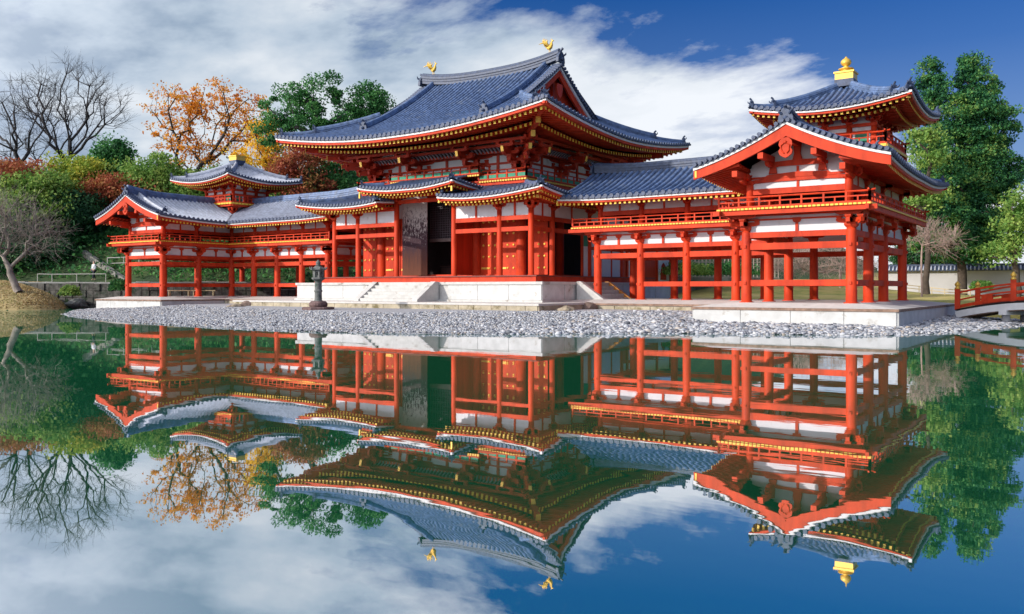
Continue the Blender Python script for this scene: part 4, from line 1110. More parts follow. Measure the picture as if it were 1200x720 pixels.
        q.build('coving', DWOOD, root)
    for x, y in core:
        outs = []
        if y == YF: outs.append((0, -1))
        if y == YB: outs.append((0, 1))
        if abs(x) == ax_: outs.append((1 if x > 0 else -1, 0))
        if len(outs) == 2: outs.append((outs[1][0]*.95, outs[0][1]*.95))
        bracket(x, y, 8.30, root, outs, 1.15, 3, ('x', 'y') if len(outs) == 3 else (('x',) if y != YM else ('y',)), m=REDD)
        mbk = MB(); zz = 8.8
        al = ('x', 'y') if len(outs) == 3 else (('x',) if y != YM else ('y',))
        for k_ in range(2):
            for a_ in al: arm(mbk, x, y, 8.86+k_*.42, 1.9+k_*.5, .2, .18, a_)
            for a_ in al:
                for q in (-.8, 0, .8):
                    dx, dy = (q*(1+k_*.25), 0) if a_ == 'x' else (0, q*(1+k_*.25)); blk(mbk, x+dx, y+dy, 9.06+k_*.42, .26, .16)
        mbk.build('bracket', REDD, root)
        for ox, oy in outs:
            dgn = abs(ox)+abs(oy) > 1.2; f = 1.9
            p0 = (x+ox*f*1.02, y+oy*f*1.02, 9.42); p1 = (x, y, 9.85)
            hip_rafter(root, 'tail_rafter', REDD, p0, p1, .15, .26)
            if dgn:
                hip_rafter(root, 'tail_rafter', REDD, (x+ox*1.1, y+oy*1.1, 9.02), (x, y, 9.2), .16, .24)
    # ---------------- main roof
    HX, HY, GX = 10.26, 8.95, 5.6
    def prof(a): return 10.40+.34*a+.0245*a*a
    def lift(a, b_): return .86*(cl(1-a/9.5)*cl(1-b_/9.5))**1.9
    def z_(x, y, main):
        a = HY-abs(y-CY); b_ = HX-abs(x); l = lift(a, b_)
        return (prof(a) if main else prof(b_))+l
    def Fm(sy): return lambda u, v: (u, CY+sy*(HY-v), z_(u, CY+sy*(HY-v), True))
    def Sm(sx): return lambda u, v: (sx*(HX-v), u, z_(sx*(HX-v), u, False))
    mr = MB(); mr.box(-3, 3, CY-1, CY+1, 12.0, 12.2); mr = mr.build('main_roof', TILE, root)
    for sy in (-1, 1):
        slope(Fm(sy), -HX, HX, lambda u: 0, lambda u: HY if abs(u) <= GX else HX-abs(u), .36, .10, mr, TILE, nv=16)
        eave(Fm(sy), -HX+.03, HX-.03, (0, -sy, 0), 'x', mr, .32, (2.0, 4.9), lambda u: HX-abs(u), tiers=2, rise=.16, scale=1.15, sec=.11)
    for sx in (-1, 1):
        slope(Sm(sx), CY-HY, CY+HY, lambda u: 0, lambda u: min(HX-4.95, HY-abs(u-CY)), .36, .10, mr, TILE, nv=12)
        eave(Sm(sx), CY-HY+.03, CY+HY-.03, (-sx, 0, 0), 'y', mr, .32, (2.0, 4.9), lambda u: HY-abs(u-CY), tiers=2, rise=.16, scale=1.15, sec=.11)
        # gable wall
        a0 = HX-GX-.1; n = 12
        poly = [(CY-(HY-lerp(a0, HY, k/n)), prof(lerp(a0, HY, k/n))-.25) for k in range(n+1)]; poly += [(2*CY-y, z) for y, z in reversed(poly[:-1])]
        m = MB(); m.prism(poly, 'x', sx*4.92, sx*5.0); m.build('gable_wall', REDD, mr)
        rd, wh, tv, vt = MB(), MB(), MB(), MB()
        for q in (-1, 1):
            P_ = [(CY+q*(HY-lerp(a0, HY, k/12)), prof(lerp(a0, HY, k/12))) for k in range(13)]
            for (y0, z0), (y1, z1) in zip(P_, P_[1:]):
                for b2, xa, xb, u0, w0 in ((rd, 5.36, 5.50, -.72, -.26), (wh, 5.34, 5.60, -.27, -.06), (tv, 5.30, 5.66, -.06, .01)):
                    b2.hexa([(sx*xa, y0, z0+u0), (sx*xb, y0, z0+u0), (sx*xb, y1, z1+u0), (sx*xa, y1, z1+u0), (sx*xa, y0, z0+w0), (sx*xb, y0, z0+w0), (sx*xb, y1, z1+w0), (sx*xa, y1, z1+w0)])
            for k in range(20):
                a = lerp(a0+.1, HY-.1, k/19); y = CY+q*(HY-a); vt.tube([(sx*5.2, y, prof(a)+.07), (sx*5.78, y, prof(a)+.03)], .1, 8)
        g = rd.build('barge_board', RED, mr); wh.build('edge_board', WHITE, g); tv.build('verge_course', TILED, mr); vt.build('verge_tiles', TILEE, mr)
        m = MB(); m.prism([(CY-.3, 14.2), (CY-.36, 13.9), (CY-.2, 13.5), (CY, 13.3), (CY+.2, 13.5), (CY+.36, 13.9), (CY+.3, 14.2)], 'x', sx*5.5, sx*5.56); m.build('gable_pendant', REDD, mr)
        m = MB(); m.box(sx*5.0, sx*5.1, CY-2.6, CY+2.6, 12.7, 12.9); m.box(sx*5.0, sx*5.12, CY-.12, CY+.12, 12.9, 14.6); m.build('gable_beam', REDD, mr)
        # descending ridges beside the gable, and hip ridges in two steps
        for sy in (-1, 1):
            F_ = Fm(sy)
            pts = [Vector(F_(sx*(4.55+.12*k/9), lerp(HY-.15, 2.35, k/9)))-Vector((0, 0, .04)) for k in range(10)]
            ridge(mr, pts, .34, .32, TILE, 'descending_ridge'); ogre(mr, pts[-1]+Vector((0, 0, .02)), (0, sy), .62)
            pts = [Vector(F_(sx*(HX-lerp(4.7, .35, k/9)), lerp(4.7, .35, k/9)))-Vector((0, 0, .04)) for k in range(10)]
            ridge(mr, pts[:7], .32, .34, TILE, 'hip_ridge'); ogre(mr, pts[6]+Vector((0, 0, .05)), (sx, sy), .55)
            ridge(mr, pts[6:], .28, .18, TILE, 'hip_ridge'); ogre(mr, pts[-1]+Vector((0, 0, .04)), (sx, sy), .5)
    ze = prof(HY)
    pts = [(lerp(-5.55, 5.55, k/20), CY, ze-.18+.48*abs(lerp(-1, 1, k/20))**2.6) for k in range(21)]
    ridge(mr, pts, .46, .52, TILED, 'main_ridge')
    for sx in (-1, 1): ogre(mr, (sx*5.5, CY, ze+.12), (sx, 0), .8)
    for sx in (-1, 1):
        for sy in (-1, 1):
            q = lambda k, z: (sx*(HX-k), CY+sy*(HY-k), z)
            hip_rafter(mr, 'hip_rafter', REDD, q(.42, 10.94), q(2.4, 10.45), .22, .26); hip_rafter(mr, 'hip_rafter', REDD, q(1.35, 10.42), q(3.0, 10.2), .22, .26)
            hip_rafter(mr, 'hip_rafter', REDD, q(2.3, 9.95), q(4.4, 9.95), .20, .28)
    # golden birds on the ridge
    for x in (-4.62, 4.79):
        z0 = ze-.18+.48*(abs(x)/5.55)**2.6+.62
        m = MB(); P = lambda a, b_, c_: (x+b_, CY+a, z0+c_)
        m.tube([P(0, 0, 0), P(0, 0, .06)], [.16, .12], 8)
        for q in (-.06, .06): m.tube([P(q, 0, .05), P(q, .02, .3)], .025, 5)
        for k, s in ((0, 1),):
            m.tube([P(0, -.16, .34), P(0, -.05, .36), P(0, .08, .44), P(0, .16, .56), P(0, .17, .70), P(0, .20, .80), P(0, .27, .80), P(0, .34, .77)], [.05, .13, .14, .09, .05, .055, .05, .01], 9)
        m.tube([P(0, .19, .82), P(0, .14, .92), P(0, .08, .93)], [.03, .03, .01], 5)
        for q in (-1, 1):   # raised wings
            for k in range(5):
                a = .25+.2*k; m.tube([P(q*.10, .03, .46), P(q*(.22+.03*k), -.05-.06*k, .66+.0*k), P(q*(.26+.05*k), -.06-.12*k, .92-.09*k)], [.05, .05, .012], 5)
        for k in range(5):  # tail plumes
            q = (k-2)*.07; m.tube([P(0, -.12, .36), P(q, -.30, .58), P(q*1.6, -.36, .82), P(q*1.8, -.26, 1.0)], [.05, .05, .04, .015], 5)
        o = m.build('phoenix_ornament', GOLD, mr)
        rm = o.modifiers.new('fuse', 'REMESH'); rm.mode = 'VOXEL'; rm.voxel_size = .022; rm.use_smooth_shade = True
hall()

# tail corridor running back from the hall
root = thing('tail_corridor', 'white and red walled corridor with bell shaped windows seen behind the near gallery', 'temple building', (0, 24, .8))
m = MB(); m.box(-2.2, 2.2, 17.9, 34, .8, 2.0); m.build('base_wall', STONEW, root)
m = MB(); m.box(-2.1, 2.1, 17.0, 34, 2.0, 5.6); m.build('wall', PLAST, root)
for s_ in (-1, 1):
    for k in range(7):
        y = 17.4+k*2.7; m = MB(); m.box(s_*2.08, s_*2.22, y-.13, y+.13, 2.0, 5.6); m.build('post', RED, root)
        if k < 6:
            m = MB()
            if k in (2, 4): m.box(s_*2.1, s_*2.14, y+.14, y+2.56, 2.1, 4.1); m.build('board_wall', REDD, root)
            else:
                yc = y+1.35
                m.prism([(yc-.55, 2.3), (yc-.5, 3.0), (yc-.34, 3.5), (yc, 3.75), (yc+.34, 3.5), (yc+.5, 3.0), (yc+.55, 2.3)], 'x', s_*2.1, s_*2.15); m.build('bell_window', REDD, root)
    m = MB(); m.box(s_*2.1, s_*2.19, 17.2, 33.9, 4.1, 4.3); m.build('beam', RED, root)
    m = MB(); m.box(s_*2.1, s_*2.2, 17.2, 33.9, 2.0, 2.14); m.build('beam', RED, root)
roof = MB(); roof.prism([(-3.6, 5.5), (0, 7.2), (3.6, 5.5), (3.6, 5.35), (-3.6, 5.35)], 'y', 17.2, 34.6); roof = roof.build('roof', TILED, root)
for s_ in (-1, 1): slope(lambda u, v: (s_*(3.6-v), u, 5.52+v*.472), 17.2, 34.6, lambda u: 0, lambda u: 3.5, .3, .08, roof, TILE, nv=3)

# ============================================================ vegetation
OFF[0] = Vector((0, 0, 0)); SG[0] = 1
_c, _s = math.cos(YAW), math.sin(YAW)
def at(x, y, D):      # place at a distance D in front of the viewer's spot
    r, u = (x-600)/FX, (YH-y)/FX
    return Vector((XC+D*(_c*r+_s), YC+D*(-_s*r+_c), ZC+D*u))
def leafmat(name, cols, trans=.25):
    m, t, b = new_mat(name)
    g = N(t, 'ShaderNodeNewGeometry'); n = N(t, 'ShaderNodeTexNoise', i_Scale=.55, i_Detail=3.0); t.links.new(g.outputs['Position'], n.inputs[0])
    f = M('ADD', M('MULTIPLY', g.outputs['Random Per Island'], .5, t), M('SUBTRACT', M('MULTIPLY', n.outputs[0], 1.5, t), .5, t), t)
    k = len(cols)-1; c = ramp(t, f, [(.1+.8*i/k, cc_) for i, cc_ in enumerate(cols)])
    t.links.new(c, b.inputs['Base Color']); b.inputs['Roughness'].default_value = .6; b.inputs['Specular IOR Level'].default_value = .25
    tr = N(t, 'ShaderNodeBsdfTranslucent'); t.links.new(c, tr.inputs[0]); mx = N(t, 'ShaderNodeMixShader'); mx.inputs[0].default_value = trans
    t.links.new(b.outputs[0], mx.inputs[1]); t.links.new(tr.outputs[0], mx.inputs[2]); t.links.new(mx.outputs[0], t.nodes['Material Output'].inputs[0])
    return m
L_GREEN = leafmat('leaves_dark_green', [(.02, .09, .035), (.06, .22, .06), (.16, .38, .10)], .35)
L_DEEP = leafmat('leaves_deep_green', [(.012, .055, .025), (.03, .11, .045), (.08, .21, .07)], .3)
L_YEL = leafmat('leaves_yellow_green', [(.12, .24, .03), (.34, .44, .06), (.66, .56, .09)], .4)
L_OLIVE = leafmat('leaves_olive_green', [(.07, .20, .04), (.22, .38, .08), (.44, .54, .14)], .4)
L_ORANGE = leafmat('leaves_orange', [(.58, .16, .02), (.82, .33, .03), (.90, .55, .08)], .5)
L_GOLD = leafmat('leaves_golden', [(.75, .36, .03), (.92, .58, .05), (.75, .62, .09)], .5)
L_RED = leafmat('leaves_red_brown', [(.24, .05, .035), (.44, .12, .06), (.42, .25, .08)], .4)
L_CONI = leafmat('leaves_conifer', [(.010, .065, .04), (.03, .14, .055), (.08, .25, .07), (.24, .36, .08)], .3)
def leaves(pts, size, name, m, parent, rng, flat=.0, off=None):
    n = len(pts); P_ = np.asarray(pts, float)
    a = rng.normal(size=(n, 3)); a /= np.linalg.norm(a, axis=1)[:, None]
    b = rng.normal(size=(n, 3)); b -= (a*b).sum(1)[:, None]*a; b /= np.linalg.norm(b, axis=1)[:, None]
    s = size*rng.uniform(.6, 1.3, n)[:, None]
    V = np.stack([P_+a*s, P_+b*s*.55, P_-a*s, P_-b*s*.55], 1).reshape(-1, 3)
    o_ = OFF[0] if off is None else off
    me = np_mesh(name, V-np.array(o_), np.arange(4*n).reshape(n, 4), m)
    o = bpy.data.objects.new(name, me); link(o, parent); return o
def tree(name, label, ells, D, base, trunk_top, leafm, barkm, nat=160, lpt=60, lsize=.16, csize=.6, r0=.35, seed=1, bf=.35, group=None, cat='tree', twigs=0, thin=1.0, crownname='crown', depth=1.0, shell=.55, jit=.12):
    """ells: crown envelope as list of (px, py, rx, ry) at distance D (py up), base/trunk_top: pixel positions"""
    rng = np.random.default_rng(seed)
    b = at(base[0], base[1], D); gz = land(b.x, b.y); b.z = min(b.z, gz+0.0) if gz > -.5 else b.z
    root = thing(name, label, cat, tuple(b), group)
    tt = at(trunk_top[0], trunk_top[1], D); fw = Vector((_s, _c, 0)); rt = Vector((_c, -_s, 0))
    pts = []; tot = sum(e[2]*e[3] for e in ells)
    for e in ells:
        c0 = at(e[0], e[1], D+(e[4] if len(e) > 4 else 0)); rx, rz = e[2]*D/FX, e[3]*D/FX; ry = rx*.85*depth
        k = max(3, int(nat*e[2]*e[3]/tot)); g = rng.normal(size=(k, 3)); g /= np.linalg.norm(g, axis=1)[:, None]
        g *= (rng.uniform(shell**3, 1, k)**(1/3))[:, None]
        for q in g: pts.append(tuple(c0+rt*float(q[0]*rx)+fw*float(q[1]*ry)+Vector((0, 0, float(q[2]*rz)))))
    pts = np.array(pts)
    # trunk nodes
    nodes = [np.array(b)]; par = [-1]; L0 = 6
    for k in range(1, L0+1):
        p = np.array(b.lerp(tt, k/L0))+rng.normal(size=3)*r0*.35*(k < L0); nodes.append(p); par.append(len(nodes)-2)
    path = [0.0]
    for i in range(1, len(nodes)): path.append(path[-1]+np.linalg.norm(nodes[i]-nodes[par[i]]))
    first = max(2, L0-2)
    rem = list(range(len(pts))); best = np.full(len(pts), 1e9); bi = np.zeros(len(pts), int)
    def upd(i):
        d = np.linalg.norm(pts-nodes[i], axis=1)+bf*path[i]; m_ = d < best; best[m_] = d[m_]; bi[m_] = i
    for i in range(first, len(nodes)): upd(i)
    alive = np.ones(len(pts), bool); tips = []
    while alive.any():
        j = int(np.argmin(np.where(alive, best, 1e9))); alive[j] = False; pi_ = bi[j]
        a = nodes[pi_]; c = pts[j]; L = np.linalg.norm(c-a); prev = pi_
        ns_ = max(1, min(4, int(L/1.2)))
        for q in range(1, ns_+1):
            p = a+(c-a)*q/ns_
            if q < ns_: p = p+rng.normal(size=3)*L*jit*.6+np.array((0, 0, -L*.05))
            nodes.append(p); par.append(prev); path.append(path[prev]+np.linalg.norm(p-nodes[prev])); prev = len(nodes)-1; upd(prev)
        tips.append(prev)
    n = len(nodes); w = np.zeros(n); ch = [[] for _ in range(n)]
    for i in range(n-1, 0, -1):
        if not ch[i]: w[i] = 1
        w[par[i]] += w[i]; ch[par[i]].append(i)
    rad = r0*np.power(w/w[0], .5)*thin; rad[:first+1] = np.linspace(r0*1.35, r0, first+1); rad = np.maximum(rad, .018 if not twigs else .012)
    mb = MB()
    for i in range(n):
        # chains: continue along thickest child
        if i and ch[par[i]] and i != max(ch[par[i]], key=lambda q: w[q]): start = par[i]
        elif i == 0: start = None
        else: continue
        chain = ([start] if start is not None else [])+[i]; q = i
        while ch[q]: q = max(ch[q], key=lambda z: w[z]); chain.append(q)
        rr = [float(rad[z]) for z in chain]
        if start is not None: rr[0] = rr[1]*1.05
        rr[-1] *= .5
        mb.tube([nodes[z] for z in chain], rr, 8 if rr[0] > .12 else 5 if rr[0] > .04 else 3, cap=False)
    mb.build('trunk', barkm, root, smooth=True)
    if twigs:
        tw = MB()
        for i in tips:
            d0 = nodes[i]-nodes[par[i]]; d0 = d0/(np.linalg.norm(d0)+1e-6)
            for k in range(twigs):
                d = d0*.8+rng.normal(size=3)*.55+np.array((0, 0, .25)); d /= np.linalg.norm(d); L = rng.uniform(.5, 1.5)*csize
                p1 = nodes[i]+d*L*.5+rng.normal(size=3)*.06; p2 = p1+(d+rng.normal(size=3)*.3)*L*.5
                tw.tube([nodes[i], p1, p2], [.014*D/100, .011*D/100, .006], 3, cap=False)
                d = d+rng.normal(size=3)*.5; tw.tube([p1, p1+d*L*.4], [.012*D/100, .006], 3, cap=False)
        tw.build('twigs', barkm, root)
    if leafm is not None:
        P_ = []
        for i in tips:
            k = max(2, int(rng.poisson(lpt))); cs = csize*rng.uniform(.4, 1.7)
            g = rng.normal(size=(k, 3)); g /= np.linalg.norm(g, axis=1)[:, None]; g *= cs*(rng.uniform(.12, 1, k)**(1/2.2))[:, None]*np.array((1, 1, .6)); P_.append(nodes[i]+g)
        leaves(np.concatenate(P_), lsize, crownname, leafm, root, rng)
    return root
# left skyline
BARKD = mat('dark_bark', (.045, .04, .042), .9, .3)
tree('bare_tree', 'bare branching tree at the far left edge of the skyline, lower than its neighbour', [(8, 150, 40, 50), (40, 150, 30, 45), (-25, 160, 40, 50), (20, 195, 45, 25)], 96, (30, 262), (28, 205), None, BARKD, nat=170, r0=.40, seed=11, bf=.5, twigs=5, csize=1.3, group=None)
tree('bare_tree', 'taller bare tree with wide fan of dark twigs above the left woods', [(85, 108, 42, 34), (40, 115, 34, 30), (128, 128, 30, 26), (75, 150, 40, 34)], 100, (79, 262), (77, 190), None, BARKD, nat=250, r0=.38, seed=12, bf=.6, twigs=5, csize=1.3)
tree('autumn_tree', 'tall tree with sparse rust orange leaves rising behind the small left tower', [(205, 125, 34, 26), (255, 122, 38, 28), (200, 155, 28, 16), (285, 152, 30, 26), (225, 175, 40, 22), (300, 135, 15, 25)], 95, (232, 262), (232, 200), L_ORANGE, BARKD, nat=250, lpt=34, lsize=.15, csize=.85, r0=.36, seed=13, bf=.5)
tree('golden_tree', 'smaller golden yellow tree between the rust orange tree and the green one', [(312, 160, 22, 22), (300, 185, 28, 16), (322, 188, 18, 16)], 90, (305, 270), (306, 215), L_GOLD, BARKD, nat=75, lpt=65, lsize=.15, csize=1.0, r0=.25, seed=14)
tree('green_tree', 'tall green tree with clumped foliage and twisting limbs behind the central roof\'s left end', [(330, 128, 26, 20), (378, 108, 22, 24), (385, 135, 26, 18), (355, 148, 30, 16), (322, 155, 20, 16), (400, 158, 26, 14), (345, 105, 14, 9)], 84, (364, 265), (364, 172), L_GREEN, BARKD, nat=95, lpt=150, lsize=.14, csize=.95, r0=.36, seed=15, bf=.3)
tree('green_tree', 'narrower green tree just right of the twisting one, its top near the roof slope', [(425, 118, 26, 18), (445, 140, 16, 18), (415, 142, 20, 16)], 86, (425, 265), (424, 175), L_GREEN, BARKD, nat=60, lpt=150, lsize=.14, csize=1.05, r0=.28, seed=16, bf=.3)
# middle row behind the left wing
mid = [('red_leaved_tree', 'red brown maple at the far left edge below the bare trees', [(10, 205, 40, 20), (-20, 215, 30, 26)], 80, (8, 290), L_RED, 21, 60, 170),
       ('olive_tree', 'olive tree below the lower bare tree, beside the dark evergreens', [(38, 225, 36, 22), (52, 245, 30, 18)], 78, (40, 300), L_OLIVE, 22, 60, 170),
       ('evergreen_tree', 'dark evergreen filling the gap left of the far wing gable', [(75, 250, 45, 32), (45, 275, 50, 26)], 80, (70, 315), L_DEEP, 23, 100, 190),
       ('mixed_tree', 'yellow green tree under the taller bare tree', [(95, 205, 32, 22), (72, 218, 24, 16)], 84, (88, 290), L_YEL, 24, 70, 170),
       ('evergreen_tree', 'upright dark green tree poking above the woods near the far gable', [(132, 182, 16, 16), (128, 205, 24, 20)], 86, (130, 290), L_GREEN, 25, 60, 170),
       ('red_leaved_tree', 'brownish red tree directly behind the far gable peak', [(125, 225, 28, 16), (150, 228, 22, 14)], 82, (135, 290), L_RED, 26, 50, 170),
       ('olive_tree', 'bright olive green tree left of the small tower', [(178, 205, 30, 24), (165, 228, 36, 18), (195, 222, 22, 20)], 84, (175, 290), L_OLIVE, 27, 90, 180),
       ('evergreen_tree', 'deep green tree mass behind the far gallery seen through its columns', [(130, 256, 40, 22), (95, 268, 40, 18)], 86, (120, 312), L_DEEP, 28, 90, 190),
       ('evergreen_tree', 'green tree with white sky gaps under the central eaves', [(385, 205, 34, 26), (410, 220, 24, 24), (360, 220, 30, 20)], 82, (385, 300), L_GREEN, 29, 70, 110),
       ('red_leaved_tree', 'purple red maple between the small tower and the central eaves', [(352, 192, 28, 14), (365, 222, 24, 12), (330, 212, 22, 10)], 80, (350, 290), L_RED, 30, 50, 130),
       ('olive_tree', 'olive tree behind the left gallery roof and the small tower', [(240, 218, 30, 20), (215, 232, 30, 16), (325, 225, 30, 14)], 84, (235, 290), L_OLIVE, 31, 70, 120),
       ('dark_tree', 'dark tree in the shade beneath the far left wing\'s balcony', [(35, 300, 60, 22), (-15, 290, 40, 30)], 78, (35, 330), L_DEEP, 32, 90, 190)]
for nm, lb, ee, D, bs, lm, sd_, nat, lpt in mid:
    cy = sum(e[1] for e in ee)/len(ee)
    tree(nm, lb, ee, D, bs, (bs[0], lerp(bs[1], cy, .55)), lm, BARK, nat=nat, lpt=lpt, lsize=.16, csize=1.35, r0=.2, seed=sd_, bf=.3, shell=.4)
# right side
tree('tall_conifer', 'very tall dense dark green conifer standing behind the nearer wing on the right', [(1093, 84, 10, 18), (1095, 104, 18, 20), (1140, 84, 16, 18), (1146, 102, 26, 20), (1122, 132, 46, 24), (1150, 150, 40, 34), (1120, 175, 50, 32), (1160, 200, 34, 36), (1125, 215, 52, 34), (1100, 245, 40, 28), (1150, 250, 40, 36), (1125, 265, 54, 26), (1128, 288, 54, 18), (1150, 296, 44, 11), (1085, 285, 20, 16)], 76, (1128, 345), (1127, 190), L_CONI, BARK, nat=1250, lpt=115, lsize=.125, csize=.74, r0=.30, seed=41, bf=.1, shell=.5)
tree('light_green_tree', 'lower light green tree peeking out beside the near wing\'s eave', [(1082, 160, 16, 10), (1078, 240, 14, 12), (1092, 225, 14, 12), (1090, 185, 14, 9)], 70, (1086, 342), (1086, 262), L_OLIVE, BARK, nat=45, lpt=100, lsize=.14, csize=1.1, r0=.2, seed=42)
tree('pine_tree', 'pale green pine at the right edge above the white wall', [(1190, 270, 20, 20), (1200, 240, 16, 20), (1172, 296, 18, 10), (1218, 260, 26, 36)], 66, (1192, 345), (1190, 290), L_OLIVE, BARK, nat=80, lpt=110, lsize=.13, csize=.9, r0=.2, seed=43)
tree('dark_tree', 'dark shrubby tree behind the white wall under the conifer', [(1080, 300, 30, 16), (1110, 305, 40, 14)], 90, (1095, 330), (1095, 312), L_DEEP, BARK, nat=60, lpt=150, lsize=.17, csize=1.3, r0=.2, seed=44)
PINKB = mat('pale_pink_twigs', (.42, .30, .26), .9, .2)
tree('weeping_cherry', 'leafless cherry with pale drooping twigs seen between the near wing\'s columns', [(965, 305, 40, 16), (1000, 312, 26, 14), (925, 308, 26, 14)], 72, (985, 338), (985, 312), None, PINKB, nat=260, r0=.10, seed=45, bf=.3, twigs=5, csize=1.0)
tree('weeping_cherry', 'leafless pinkish cherry beside the near wing\'s right corner', [(1075, 272, 20, 14), (1100, 282, 24, 12)], 66, (1080, 342), (1080, 298), None, PINKB, nat=120, r0=.07, seed=46, bf=.3, twigs=5, csize=.9)
tree('bare_tree', 'pale leaning leafless tree on the dry grass mound at the left edge', [(20, 262, 34, 26), (45, 280, 26, 22), (-10, 270, 30, 40)], 64, (22, 342), (4, 300), None, BARKG, nat=260, r0=.22, seed=47, bf=.35, twigs=4, csize=1.2)
# shrubs and hedges
def shrub(name, label, c, r, n, m, seed, ls=.09, group=None):
    rng = np.random.default_rng(seed); c = Vector(c); c.z = max(c.z, land(c.x, c.y)); root = thing(name, label, 'shrub', tuple(c), group)
    g = rng.normal(size=(n, 3)); g /= np.linalg.norm(g, axis=1)[:, None]; g *= rng.uniform(.55, 1.05, n)[:, None]
    g += .12*np.sin(g[:, ::-1]*7); g[:, 2] = abs(g[:, 2]); P_ = np.array(c)+g*np.array(r)
    mb = MB()
    for k in range(7):
        a = k*.9; mb.tube([c, c+Vector((math.cos(a)*r[0]*.3, math.sin(a)*r[1]*.3, r[2]*.5)), c+Vector((math.cos(a)*r[0]*.6, math.sin(a)*r[1]*.6, r[2]*.85))], [.04, .03, .01], 4)
    mb.build('stems', BARK, root); leaves(P_, ls, 'foliage', m, root, rng)
shr = [(82, 346, 66, .9, .7, L_OLIVE, 'round green bush at the right end of the dry mound'), (232, 336, 76, 2.6, 1.8, L_DEEP, 'clipped dark bush seen between the first columns of the far wing'),
       (262, 335, 78, 2.6, 1.9, L_GREEN, 'clipped green bush behind the far wing\'s inner corner column'), (300, 335, 80, 3.0, 1.9, L_DEEP, 'dark round bush behind the middle of the far gallery'),
       (340, 335, 80, 3.0, 2.0, L_YEL, 'light green bush behind the right end of the far gallery'), (205, 316, 80, 3.4, 2.2, L_GREEN, 'green bush on the bank above the far wing\'s railing'),
       (368, 318, 84, 3.2, 2.4, L_OLIVE, 'olive bush glimpsed left of the stone podium'), (410, 316, 84, 3.4, 2.6, L_OLIVE, 'olive bush seen through the central hall\'s left end columns'),
       (800, 322, 74, 3.2, 1.0, L_OLIVE, 'low hedge bush beneath the wooden lattice fence'), (850, 322, 74, 3.2, 1.0, L_GREEN, 'low dark hedge bush right of the first one under the lattice fence'),
       (1150, 338, 60, .7, .5, L_OLIVE, 'small bush on the lawn near the bridge end')]
for i, (x, y, D, r, h, m, lb) in enumerate(shr): shrub('bush', lb, at(x, y, D), (r, r*.8, h), int(2600*r*h/4)+900, m, 60+i, .12)
# clipped azalea slope and undergrowth on the left hillside: uncountable, one object
rng = np.random.default_rng(77); P_ = []
while len(P_) < 42000:
    x, y = rng.uniform(-85, -8), rng.uniform(-8, 60)
    s_ = y-bank(x)
    if s_ < 3.6 or (-46 < x < -32 and s_ < 5.0) or rng.random() > .35+.65*math.exp(-s_/25): continue
    P_.append((x, y, land(x, y)+abs(rng.normal())*.55*(1+.6*math.sin(x*.8)*math.sin(y*.9))+.05))
o = leaves(P_, .2, 'undergrowth', L_GREEN, None, rng, off=(0, 0, 0)); o['kind'] = 'stuff'; o['label'] = 'dark green undergrowth covering the hillside at the left'; o['category'] = 'undergrowth'
rng = np.random.default_rng(78); P_ = []
while len(P_) < 26000:
    x, y = rng.uniform(-50, -29), rng.uniform(-8.2, 1); z = land(x, y)
    if ((x+39.5)/9.6)**2+((y+3.4)/4.2)**2 < 1.0 and z > .02: P_.append((x, y, z+.04))
DRY = leafmat('dry_grass_blades', [(.30, .22, .09), (.52, .38, .16), (.62, .47, .28), (.34, .34, .10)], .2)
o = leaves(P_, .08, 'dry_grass', DRY, None, rng, off=(0, 0, 0)); o['kind'] = 'stuff'; o['label'] = 'dry brown grass on the rounded mound by the water'; o['category'] = 'grass'

# ============================================================ objects
# stone lantern
lc = at(373, 364, 44); lc.z = beachz(lc.x, lc.y); x, y, z = lc
t_ = thing('stone_lantern', 'weathered dark stone lantern on a round reddish plinth on the pebble shore', 'lantern', (x, y, z))
m = MB(); m.lathe((x, y, z), [(.86, -.05), (.86, .10), (.80, .13)], 8); m.build('plinth', GREYSTR, t_)
m = MB(); m.lathe((x, y, z+.13), [(.42, 0), (.47, .08), (.46, .2), (.36, .30)], 20); m.build('base', GREYSTR, t_)
m = MB(); m.lathe((x, y, z+.43), [(.23, 0), (.19, .06), (.18, .45), (.21, .48), (.21, .54), (.18, .57), (.18, .98), (.22, 1.02)], 16); m.build('shaft', GREYST, t_)
m = MB(); m.lathe((x, y, z+1.45), [(.2, 0), (.34, .10), (.36, .17), (.26, .19)], 6); m.build('platform', GREYST, t_)
m = MB()
for k in range(6):
    a = math.pi/3*(k+.5); m.box(x+.22*math.cos(a)-.045, x+.22*math.cos(a)+.045, y+.22*math.sin(a)-.045, y+.22*math.sin(a)+.045, z+1.64, z+2.0)
m.lathe((x, y, z+1.64), [(.235, 0), (.235, .09), (.2, .09)], 6); m.lathe((x, y, z+1.90), [(.235, 0), (.235, .1), (.2, .1)], 6); m.lathe((x, y, z+1.66), [(.12, 0), (.12, .3)], 6)
m.build('firebox', GREYST, t_)
m = MB(); m.lathe((x, y, z+1.98), [(.30, 0), (.42, .05), (.40, .09), (.24, .17), (.13, .26)], 6)
for k in range(6):
    a = math.pi/3*(k+.5); m.tube([(x+.34*math.cos(a), y+.34*math.sin(a), z+2.05), (x+.43*math.cos(a), y+.43*math.sin(a), z+2.09), (x+.44*math.cos(a), y+.44*math.sin(a), z+2.17)], [.05, .045, .03], 6)
m.build('roof', GREYST, t_)
m = MB(); m.lathe((x, y, z+2.22), [(.1, 0), (.15, .04), (.1, .07), (.12, .12), (.13, .18), (.07, .25), (.015, .31)], 12); m.build('finial', GREYST, t_)
